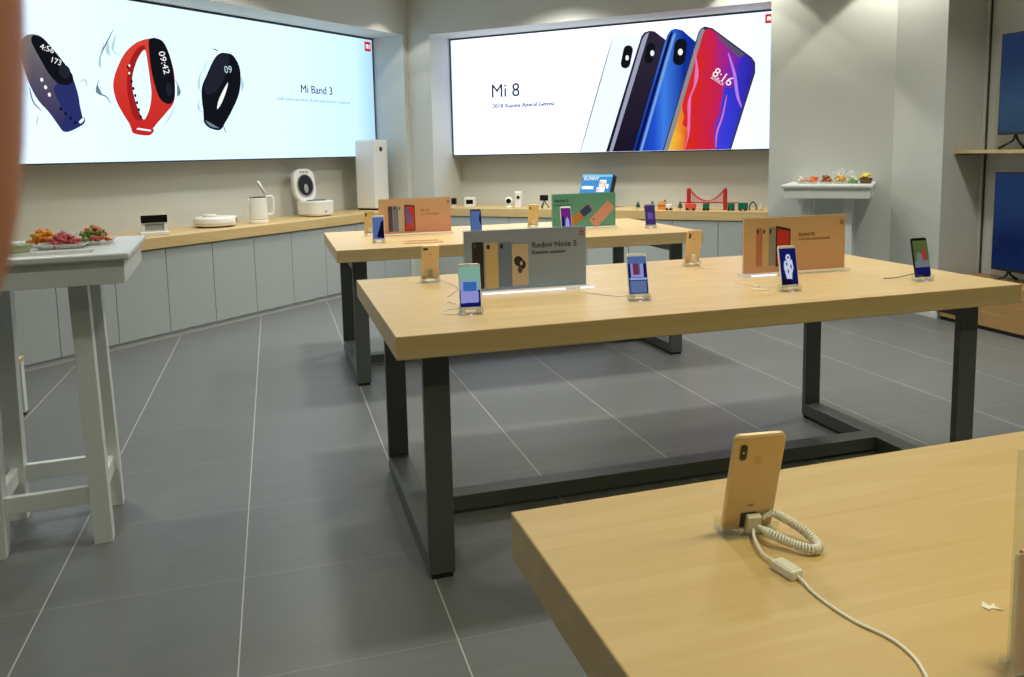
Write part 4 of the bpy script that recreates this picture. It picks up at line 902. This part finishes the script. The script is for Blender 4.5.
# ------------------------------------------------------------------ products on the back counter
def onR(s, o): return PR(s, o, ZC)
t = thing('desk_gadget', 'small black gadget with white foot at the left end of the back counter', 'gadget', onR(0.43, 0.18), AR+0.3)
obj('head', bx(-0.028, 0.028, -0.03, 0.02, 0.03, 0.10, 0.008), 'black', t); obj('foot', bx(-0.02, 0.02, -0.022, 0.014, 0, 0.03, 0.004), 'white_plastic', t)
bm = BM(); add_lathe(bm, [(0.012, 0), (0.012, 0.004), (0.007, 0.004)], 16, M=Matrix.Translation((0, -0.031, 0.07)) @ Matrix.Rotation(PI/2, 4, 'X')); obj('lens', bm, 'black_gloss', t)
t = thing('bedside_display', 'square white box with a dark screen on the back counter', 'gadget', onR(0.62, 0.20), AR+0.25)
obj('housing', bx(-0.062, 0.062, -0.02, 0.03, 0, 0.108, 0.006), 'white_plastic', t); obj('screen', bx(-0.040, 0.040, -0.0218, -0.0203, 0.034, 0.082, 0.0005), 'black_gloss', t)
t = thing('webcam', 'round white dome webcam with black lens on the back counter', 'camera', onR(1.11, 0.18), AR+0.28)
bm = BM(); add_lathe(bm, [(0.034, 0), (0.036, 0.006), (0.030, 0.016), (0.014, 0.024), (0.012, 0.036)], 28); obj('foot', bm, 'white_plastic', t, True)
bm = BM(); add_lathe(bm, [(0.012, -0.026), (0.034, -0.020), (0.042, -0.006), (0.042, 0.012), (0.037, 0.020), (0.0, 0.022)], 28, M=Matrix.Translation((0, 0, 0.072)) @ Matrix.Rotation(PI/2, 4, 'X')); b = obj('head', bm, 'white_plastic', t, True)
bm = BM(); add_lathe(bm, [(0.027, 0.0205), (0.026, 0.0255), (0.0, 0.026)], 24, M=Matrix.Translation((0, 0, 0.072)) @ Matrix.Rotation(PI/2, 4, 'X')); obj('lens', bm, 'black_gloss', b)
t = thing('security_camera', 'upright white box camera with black lens on the back counter', 'camera', onR(1.245, 0.14), AR+0.3)
obj('housing', bx(-0.038, 0.038, -0.03, 0.03, 0.0, 0.175, 0.010), 'white_plastic', t)
bm = BM(); add_lathe(bm, [(0.017, 0.0), (0.017, 0.004), (0.0, 0.004)], 24, M=Matrix.Translation((0, -0.0302, 0.115)) @ Matrix.Rotation(PI/2, 4, 'X')); obj('lens', bm, 'black_gloss', t)
t = thing('action_camera', 'black action camera on a small tripod, left of the blue box', 'camera', onR(1.56, 0.10), AR+0.25)
bm = BM(); add_bx(bm, -0.043, 0.043, -0.018, 0.014, 0.082, 0.142, 0.005); b = obj('body', bm, 'black', t)
bm = BM(); add_lathe(bm, [(0.018, 0.0), (0.018, 0.008), (0.012, 0.008)], 20, M=Matrix.Translation((0.02, -0.0185, 0.115)) @ Matrix.Rotation(PI/2, 4, 'X')); obj('lens', bm, 'black_gloss', b)
for a in (0.3, 2.4, 4.5):
    bm = BM(); add_tube(bm, [(0, 0, 0.082), (0.052*math.cos(a), 0.052*math.sin(a), 0.005)], 0.005, 8); obj('leg', bm, 'dark_grey', t, True)

# blue toy set box leaning back
t = thing('toy_box', 'blue cardboard toy box with white letters leaning on the back wall', 'box', onR(2.035, 0.24)+Vector((0, 0, 0.032)), AR-0.22, 0)
t.rotation_euler = (-0.38, 0, AR-0.22)
obj('carton', bx(-0.185, 0.185, 0, 0.075, 0.003, 0.335, 0.002), 'blue_box', t); obj('side_panel', bx(0.1853, 0.187, 0.001, 0.074, 0.004, 0.334), 'box_side', t)
flat('printed_front', [([(-0.183, 0.30), (-0.183, 0.333), (0.183, 0.333), (0.183, 0.31)], 'blue_box_light'), ([(-0.165, 0.17), (-0.165, 0.205), (-0.02, 0.205), (-0.02, 0.17)], 'box_white'),
      (rrect(0.085, 0.075, 0.010, 3, 0.082, 0.238), 'box_white'), (rrect(0.034, 0.034, 0.004, 2, 0.060, 0.240), 'box_pink'), (rrect(0.034, 0.034, 0.004, 2, 0.103, 0.228), 'box_pink'), (rrect(0.10, 0.055, 0.008, 3, 0.070, 0.168), 'box_white'), (rrect(0.030, 0.050, 0.004, 2, 0.145, 0.205), 'box_white'), (rrect(0.03, 0.034, 0.004, 2, 0.04, 0.168), 'box_pink')], t, -0.0012, step=0.0005)
text('lettering', 'BUNNY', 0.058, 'box_white', t, (-0.162, -0.0022, 0.268), sx=0.95, bold=0.001)

# toy scenery: bridge, trees, blocks
t = thing('toy_bridge', 'red toy suspension bridge model on the back counter', 'toy', onR(3.225, 0.22), AR)
hb, half = 0.205, 0.175
for s in (-1, 1):
    bm = BM()
    for yy in (-0.028, 0.028): add_bx(bm, s*half-0.012, s*half+0.012, yy-0.009, yy+0.009, 0, hb, 0.001)
    for zz in (0.09, 0.14, hb-0.012): add_bx(bm, s*half-0.009, s*half+0.009, -0.019, 0.019, zz-0.008, zz+0.008)
    obj('tower', bm, 'red', t)
obj('deck', bx(-0.27, 0.30, -0.018, 0.018, 0.062, 0.074, 0.001), 'coral', t)
bm = BM()
for yy in (-0.028, 0.028):
    add_tube(bm, [(half*u, yy, 0.085+(hb-0.085)*u*u) for u in [i/8-1 for i in range(17)]], 0.0042, 6)
obj('main_cable', bm, 'red', t)
for yy in (-0.028, 0.028):
    bm = BM()
    for i in range(-6, 7):
        u = i/7; add_bx(bm, half*u-0.0018, half*u+0.0018, yy-0.0018, yy+0.0018, 0.066, 0.085+(hb-0.085)*u*u)
    obj('hangers', bm, 'red', t)
def toy_tree(s, o, hgt, label):
    t = thing('toy_tree', label, 'toy', onR(s, o), AR, group='toy trees on the back counter')
    bm = BM(); add_lathe(bm, [(0.005, 0), (0.005, hgt*0.3)], 10); obj('trunk', bm, 'tan_toy', t)
    bm = BM(); add_lathe(bm, [(hgt*0.33, hgt*0.25), (hgt*0.20, hgt*0.55), (hgt*0.25, hgt*0.55), (hgt*0.10, hgt*0.8), (hgt*0.14, hgt*0.8), (0.001, hgt)], 14); obj('foliage', bm, 'green_tree', t)
toy_tree(2.555, 0.16, 0.078, 'dark green toy tree, leftmost on the back counter'); toy_tree(2.645, 0.10, 0.06, 'small dark green toy tree above the plum screen phone'); toy_tree(2.69, 0.20, 0.085, 'dark green toy tree left of the orange toy house'); toy_tree(2.985, 0.14, 0.08, 'dark green toy tree left of the red bridge')
t = thing('toy_house', 'orange toy house between toy trees on the back counter', 'toy', onR(2.80, 0.17), AR)
obj('wall', bx(-0.042, 0.042, -0.025, 0.025, 0, 0.045, 0.001), 'orange_toy', t)
bm = BM(); add_slab_y(bm, [(-0.05, 0.0455), (0.05, 0.0455), (0.018, 0.082), (-0.018, 0.082)], -0.03, 0.03); obj('roof', bm, 'tan_toy', t); obj('chimney', bx(0.018, 0.032, -0.008, 0.008, 0.05, 0.095), 'red', t)
def wagon(s, o, w, hgt, m, label, dark=True):
    t = thing('toy_wagon', label, 'toy', onR(s, o), AR, group='toy wagons on the back counter')
    obj('body', bx(-w/2, w/2, -0.022, 0.022, 0.014, hgt, 0.004), m, t)
    for x in (-w*0.3, w*0.3):
        bm = BM(); add_lathe(bm, [(0.012, -0.025), (0.012, 0.025)], 14, M=Matrix.Translation((x, 0, 0.0125)) @ Matrix.Rotation(PI/2, 4, 'X')); obj('wheel', bm, 'black', t)
    return t
wagon(2.89, 0.09, 0.06, 0.058, 'white_plastic', 'white toy wagon beside the orange toy house'); wagon(3.10, 0.09, 0.10, 0.066, 'coral', 'coral red toy wagon under the left bridge tower'); wagon(3.245, 0.10, 0.055, 0.07, 'green_toy', 'green toy wagon under the bridge span')
wagon(3.475, 0.12, 0.06, 0.072, 'green_toy', 'green toy wagon right of the bridge'); wagon(3.585, 0.12, 0.085, 0.076, 'green_toy', 'large green toy wagon near the right end of the back counter')
bm = BM(); add_tube(bm, smooth_path([(-0.03, 0, 0.006), (-0.028, 0, 0.05), (0, 0, 0.085), (0.028, 0, 0.05), (0.03, 0, 0.006)], 6), 0.006, 8)
o = obj('toy_arch', bm, 'dark_grey', None, True); o.location = onR(3.675, 0.12); o.rotation_euler = (0, 0, AR); tag(o, 'small dark toy arch right of the green wagons', 'toy')
bm = BM(); add_lathe(bm, [(0.016, 0), (0.017, 0.03), (0.008, 0.05), (0.009, 0.062), (0.001, 0.072)], 16); o = obj('toy_figure', bm, 'offwhite', None, True); o.location = onR(3.745, 0.12); tag(o, 'small plain white toy figure at the right end of the back counter', 'toy')

# ------------------------------------------------------------------ sweets on the high tables
def candy_mesh(name, m, kind):
    bm = BM()
    if kind == 'wrapped':
        add_lathe(bm, [(0.0085, -0.019), (0.0065, -0.0165), (0.0022, -0.012), (0.0075, -0.009), (0.0092, -0.004), (0.0092, 0.004), (0.0075, 0.009), (0.0022, 0.012), (0.0065, 0.0165), (0.0085, 0.019)], 9)
    elif kind == 'cube': add_box(bm, (0, 0, 0), (0.022, 0.016, 0.012), 0.003)
    else: add_lathe(bm, [(0.001, -0.006), (0.008, -0.004), (0.0095, 0), (0.008, 0.004), (0.001, 0.006)], 10)
    me = bpy.data.meshes.new(name); bm.to_mesh(me); bm.free(); me.materials.append(MATS[m])
    for p in me.polygons: p.use_smooth = kind != 'cube'
    return me
CM = {}
rc = random.Random(11)
def heap(cx, cy, z, rx, ry, n, mats, label, group, kind='wrapped', rz=0.0, hgt=0.03, scale=1.0):
    """n single sweets piled in a dish: layers shrinking upward"""
    c, s = math.cos(rz), math.sin(rz); pos = []
    for i in range(n):
        for tr in range(60):
            f = (i/n)**0.9; a = rc.uniform(0, 2*PI); r = math.sqrt(rc.uniform(0, 1))*(1-0.72*f)
            x, y = rx*r*math.cos(a), ry*r*math.sin(a); zz = z+0.011*scale+f*hgt*(1-0.3*r)
            if all((x-p[0])**2+(y-p[1])**2+(zz-p[2])**2*1.5 > (0.0165*scale)**2 for p in pos) or tr == 59: pos.append((x, y, zz)); break
    for i, (x, y, zz) in enumerate(pos):
        m = mats[i % len(mats)]; key = (m, kind)
        if key not in CM: CM[key] = candy_mesh('wrapped_sweet', m, kind)
        o = bpy.data.objects.new('wrapped_sweet', CM[key]); COL.objects.link(o)
        o.location = (cx+c*x-s*y, cy+s*x+c*y, zz); o.scale = (scale,)*3
        o.rotation_euler = (PI/2+rc.uniform(-0.5, 0.5), rc.uniform(-0.3, 0.3), rc.uniform(0, 2*PI))
        tag(o, label % CN[m] if '%s' in label else label, 'sweet', (group % CN[m]) if '%s' in group else group)
CN = dict(candy_orange='orange', candy_yellow='yellow', candy_red='red', candy_green='green', candy_pale='pale green', candy_white='white', candy_brown='brown', candy_tan='tan', candy_lime='lime green', candy_lemon='lemon yellow')
def tray(name, label, cx, cy, z, rx, ry, hh, m, rz=0.0, round_=False):
    t = empty(name, (cx, cy, z), rz); tag(t, label, 'tray')
    rr = (lambda w, d, zz: [(w*math.cos(2*PI*i/28), d*math.sin(2*PI*i/28), zz) for i in range(28)]) if round_ else (lambda w, d, zz: rring(2*w, 2*d, min(w, d)*0.35, zz))
    bm = BM(); add_loft(bm, [rr(rx*0.82, ry*0.82, 0.0004), rr(rx*0.95, ry*0.95, hh*0.6), rr(rx, ry, hh), rr(rx*0.965, ry*0.965, hh), rr(rx*0.91, ry*0.91, hh*0.6), rr(rx*0.78, ry*0.78, 0.004)])
    obj('dish', bm, m, t, round_)
    bm = BM(); add_loft(bm, [rr(rx*1.05, ry*1.05, hh-0.002), rr(rx*1.05, ry*1.05, hh), rr(rx*0.968, ry*0.968, hh), rr(rx*0.968, ry*0.968, hh-0.002)], cap=(False, False))
    obj('rim', bm, m, t)
Z1 = 1.0853
A1 = 0.06
def tab1(x, y): return (HT1.x+x*math.cos(A1)-y*math.sin(A1), HT1.y+x*math.sin(A1)+y*math.cos(A1))
TR1 = [
 ('pale green dish', (-0.060, -0.115), 0.075, 0.055, 0.026, 'candy_pale', ['candy_pale'], 12, 'disc', 0.012),
 ('clear tray of yellow and orange sweets', (0.02, 0.055), 0.085, 0.07, 0.016, 'wrap', ['candy_yellow', 'candy_orange', 'candy_yellow', 'candy_yellow'], 30, 'wrapped', 0.044),
 ('white tray of red sweets', (0.098, -0.045), 0.080, 0.058, 0.017, 'white', ['candy_red'], 30, 'wrapped', 0.034),
 ('clear tray of mixed green and orange sweets', (0.190, 0.055), 0.068, 0.085, 0.016, 'wrap', ['candy_orange', 'candy_green', 'candy_green', 'candy_orange', 'candy_red'], 34, 'wrapped', 0.048),
]
for nm, (x, y), rx, ry, hh, m, cm, n, kd, hg in TR1:
    cx, cy = tab1(x, y)
    tray('sweet_tray', nm+' on the left high table' if 'tray' in nm else 'pale green round dish on the left high table', cx, cy, Z1, rx, ry, hh, m, A1, 'dish' in nm)
    heap(cx, cy, Z1+0.004, rx*0.78, ry*0.78, n, cm, '%s sweet in the '+nm+', left high table', '%s sweets in the '+nm, kd, A1, hg)
def crumple(name, label, cx, cy, z, r, hgt, seed, n=2, m='wrap'):
    rr = random.Random(seed); bm = BM(); bmesh.ops.create_icosphere(bm, subdivisions=n, radius=1.0)
    for v in bm.verts:
        k = rr.uniform(0.55, 1.15); v.co = Vector((v.co.x*r*k, v.co.y*r*k, max(0.0, (v.co.z*0.6+0.4))*hgt*k))
    o = obj(name, bm, m); o.location = (cx, cy, z); tag(o, label, 'wrapper'); return o
cx, cy = tab1(0.085, 0.12); crumple('cellophane', 'crumpled white cellophane behind the red sweets, left high table', cx, cy, Z1, 0.04, 0.06, 3)
cx, cy = tab1(0.06, -0.235); o = obj('cellophane', bx(-0.16, 0.16, -0.05, 0.05, 0, 0.0012), 'wrap'); o.location = (cx, cy, Z1); o.rotation_euler = (0, 0, A1+0.05); tag(o, 'flat clear cellophane sheet along the front of the left high table', 'wrapper')
# right table, seen small
def tab2(x, y): return (HT2.x+x*math.cos(AR)-y*math.sin(AR), HT2.y+x*math.sin(AR)+y*math.cos(AR))
TR2 = [
 ('clear tray of white sweets', -0.215, 0.042, 0.05, 'wrap', ['candy_white', 'candy_tan'], 10, 0.03, 0.016),
 ('clear tray of orange sweets', -0.125, 0.042, 0.06, 'wrap', ['candy_orange'], 12, 0.035, 0.016),
 ('clear tray of brown sweets', -0.025, 0.052, 0.06, 'wrap', ['candy_brown', 'candy_orange', 'candy_brown'], 16, 0.042, 0.016),
 ('clear tray of yellow sweets', 0.085, 0.052, 0.06, 'wrap', ['candy_yellow', 'candy_tan', 'candy_lemon'], 16, 0.042, 0.016),
 ('lime green tray of sweets', 0.180, 0.040, 0.05, 'candy_lime', ['candy_lime', 'candy_white'], 10, 0.035, 0.022),
 ('brown tray of lemon sweets', 0.278, 0.048, 0.07, 'tray_brown', ['candy_lemon'], 14, 0.028, 0.042),
]
for nm, x, rx, ry, m, cm, n, hg, hh in TR2:
    cx, cy = tab2(x, -0.02)
    tray('sweet_tray', nm+' on the high table by the pillar', cx, cy, Z1, rx, ry, hh, m, AR)
    heap(cx, cy, Z1+0.006+(0.03 if hh > 0.04 else 0), rx*0.75, ry*0.75, n, cm, '%s sweet in the '+nm+', high table by the pillar', '%s sweets in the '+nm, 'wrapped', AR, hg, 1.25)
cx, cy = tab2(0.075, 0.13); crumple('cellophane', 'heap of clear crumpled cellophane bags on the high table by the pillar', cx, cy, Z1, 0.10, 0.12, 9, 3)

# ------------------------------------------------------------------ the photographer's fingertip beside the lens
# the index finger reaches over the top of the phone, its tip hanging at the lens
# camera axes: right, up, forward; the hand lies to the left of the phone that takes the picture
def cam_axes():
    YAW, PITCH, ROLL = 0.2855, 0.1183, 0.0215
    fw = Vector((math.sin(YAW)*math.cos(PITCH), math.cos(YAW)*math.cos(PITCH), -math.sin(PITCH)))
    rt = Vector((math.cos(YAW), -math.sin(YAW), 0)); dn = fw.cross(rt)
    r2 = rt*math.cos(ROLL)+dn*math.sin(ROLL); d2 = dn*math.cos(ROLL)-rt*math.sin(ROLL)
    return r2, -d2, fw
CR, CU, CF = cam_axes()
def hp(x, y, z): return Vector((0, 0, 1.4))+CR*x+CU*y+CF*z       # metres right, up and ahead of the lens
def skin_body(name, chains, parent, m, sub=2):
    """one continuous surface grown over joined joint chains: [(point, radius), ...]"""
    me = bpy.data.meshes.new(name); V = []; Ed = []; Rd = []; idx = {}
    for ch in chains:
        prev = None
        for p, r in ch:
            k = tuple(round(c, 5) for c in p)
            if k not in idx: idx[k] = len(V); V.append(p); Rd.append(r)
            if prev is not None: Ed.append((prev, idx[k]))
            prev = idx[k]
    me.from_pydata(V, Ed, []); o = bpy.data.objects.new(name, me); COL.objects.link(o)
    sk = o.modifiers.new('skin', 'SKIN'); sk.use_smooth_shade = True
    for i, r in enumerate(Rd):
        sv = me.skin_vertices[0].data[i]; sv.radius = (r, r); sv.use_root = (i == 0)
    ss = o.modifiers.new('sub', 'SUBSURF'); ss.levels = sub; ss.render_levels = sub
    dg = bpy.context.evaluated_depsgraph_get()
    m2 = bpy.data.meshes.new_from_object(o.evaluated_get(dg)); bpy.data.objects.remove(o); bpy.data.meshes.remove(me)
    m2.materials.clear(); m2.materials.append(MATS[m]); m2.name = name
    for p in m2.polygons: p.use_smooth = True
    return link(bpy.data.objects.new(name, m2), parent)
hand = thing('hand', "photographer's hand with blurred fingertip at the left edge of the picture", 'hand')
W = hp(-0.150, -0.075, 0.018)
def fin(base, pts): return [(W, 0.024), (hp(-0.118, -0.045, 0.016), 0.023)]+[(hp(*p), r) for p, r in [(base, 0.0115)]+pts]
ch = [
 [(W, 0.024), (hp(-0.118, -0.045, 0.016), 0.023), (hp(-0.098, 0.004, 0.016), 0.0130), (hp(-0.074, 0.036, 0.036), 0.0118), (hp(-0.0490, 0.044, 0.0500), 0.0112), (hp(-0.0416, 0.022, 0.0505), 0.0108), (hp(-0.0410, 0.001, 0.0500), 0.0104), (hp(-0.0422, -0.0078, 0.0495), 0.0084)],
 [(hp(-0.118, -0.045, 0.016), 0.023), (hp(-0.094, -0.022, 0.012), 0.0125), (hp(-0.076, -0.020, 0.030), 0.0115), (hp(-0.060, -0.022, 0.0400), 0.0110), (hp(-0.0485, -0.023, 0.0400), 0.0098)],
 [(hp(-0.118, -0.045, 0.016), 0.023), (hp(-0.100, -0.044, 0.012), 0.0120), (hp(-0.084, -0.044, 0.030), 0.0095), (hp(-0.068, -0.045, 0.0390), 0.0085), (hp(-0.057, -0.046, 0.0380), 0.0076)],
 [(W, 0.024), (hp(-0.118, -0.069, 0.014), 0.0115), (hp(-0.098, -0.070, 0.028), 0.0085), (hp(-0.084, -0.070, 0.0360), 0.0074), (hp(-0.075, -0.070, 0.0350), 0.0066)],
 [(W, 0.024), (hp(-0.136, -0.040, -0.004), 0.0135), (hp(-0.112, -0.012, -0.014), 0.0110), (hp(-0.090, 0.010, -0.016), 0.0098), (hp(-0.074, 0.020, -0.014), 0.0082)],
 [(W, 0.024), (hp(-0.185, -0.115, 0.018), 0.026), (hp(-0.235, -0.175, 0.010), 0.031)],
]
skin_body('skin', ch, hand, 'skin')

# ------------------------------------------------------------------ light
def area(loc, size, power, color=(1, 0.985, 0.85), spread=math.radians(125)):
    l = bpy.data.lights.new('ceiling_lamp', 'AREA'); l.shape = 'DISK'; l.size = size; l.energy = power; l.color = color; l.spread = spread
    o = bpy.data.objects.new('ceiling_lamp', l); o.location = loc; COL.objects.link(o)
    return o
def spot(loc, power, half=45.0, blend=0.12, size=0.03, color=(1, 0.96, 0.86), aim=None):
    l = bpy.data.lights.new('downlight', 'SPOT'); l.energy = power; l.spot_size = math.radians(2*half); l.spot_blend = blend
    l.shadow_soft_size = size; l.color = color
    o = bpy.data.objects.new('downlight', l); o.location = loc; COL.objects.link(o)
    if aim is not None: o.rotation_euler = (Vector(aim)-Vector(loc)).to_track_quat('-Z', 'Y').to_euler()
    return o
W_, N_ = (1, 0.93, 0.55), (1, 0.99, 0.92)
for x, y, p, c in ((1.0, 0.4, 13, W_), (2.6, 0.4, 14, W_), (0.9, 3.0, 16, N_), (2.4, 3.0, 14, N_), (0.9, 5.4, 18, N_), (2.4, 5.4, 18, N_), (-1.2, 1.6, 10, N_), (-1.4, 4.6, 14, N_), (4.2, 1.8, 9, N_), (4.2, 3.8, 21, N_), (2.4, 7.2, 32, N_), (0.2, 6.8, 20, N_)):
    area((x, y, CEIL-0.02), 0.28, p, c)
for s, o, p in ((0.34, -0.50, 16), (1.93, -0.425, 18), (3.55, -0.42, 18)):
    spot(PR(s, o, CEIL-0.02), p)
spot(PR(3.66, -0.2, CEIL-0.02), 40); 
spot((4.87, 5.44, CEIL-0.02), 50)
for s in (-0.75, 0.7, 2.0): spot(PL(s, -0.40, CEIL-0.02), 12)
w = bpy.data.worlds.new('world'); scene.world = w; w.use_nodes = True
w.node_tree.nodes['Background'].inputs['Color'].default_value = (0.5, 0.52, 0.5, 1); w.node_tree.nodes['Background'].inputs['Strength'].default_value = 0.1

# ------------------------------------------------------------------ camera
cam = bpy.data.cameras.new('camera'); co = bpy.data.objects.new('camera', cam); COL.objects.link(co)
F, CY, PITCH, ROLL, YAW = 807.53, 248.19, 0.1183, 0.0215, 0.2855
cam.sensor_width = 36.0; cam.sensor_fit = 'HORIZONTAL'; cam.lens = F/1024*36.0
cam.shift_y = (CY-338.5)/1024
cam.clip_start = 0.004; cam.clip_end = 60
cam.dof.use_dof = True; cam.dof.focus_distance = 2.6; cam.dof.aperture_fstop = 32.0
fw = Vector((math.sin(YAW)*math.cos(PITCH), math.cos(YAW)*math.cos(PITCH), -math.sin(PITCH)))
rt = Vector((math.cos(YAW), -math.sin(YAW), 0)); dn = fw.cross(rt)
rt2 = rt*math.cos(ROLL)+dn*math.sin(ROLL); dn2 = dn*math.cos(ROLL)-rt*math.sin(ROLL)
Mx = Matrix(((rt2.x, -dn2.x, -fw.x, 0), (rt2.y, -dn2.y, -fw.y, 0), (rt2.z, -dn2.z, -fw.z, 1.4), (0, 0, 0, 1)))
co.matrix_world = Mx
scene.camera = co
scene.view_settings.view_transform = 'Standard'; scene.view_settings.look = 'None'
scene.view_settings.gamma = 1.0; scene.view_settings.use_curve_mapping = False
scene.view_settings.exposure = 0.0
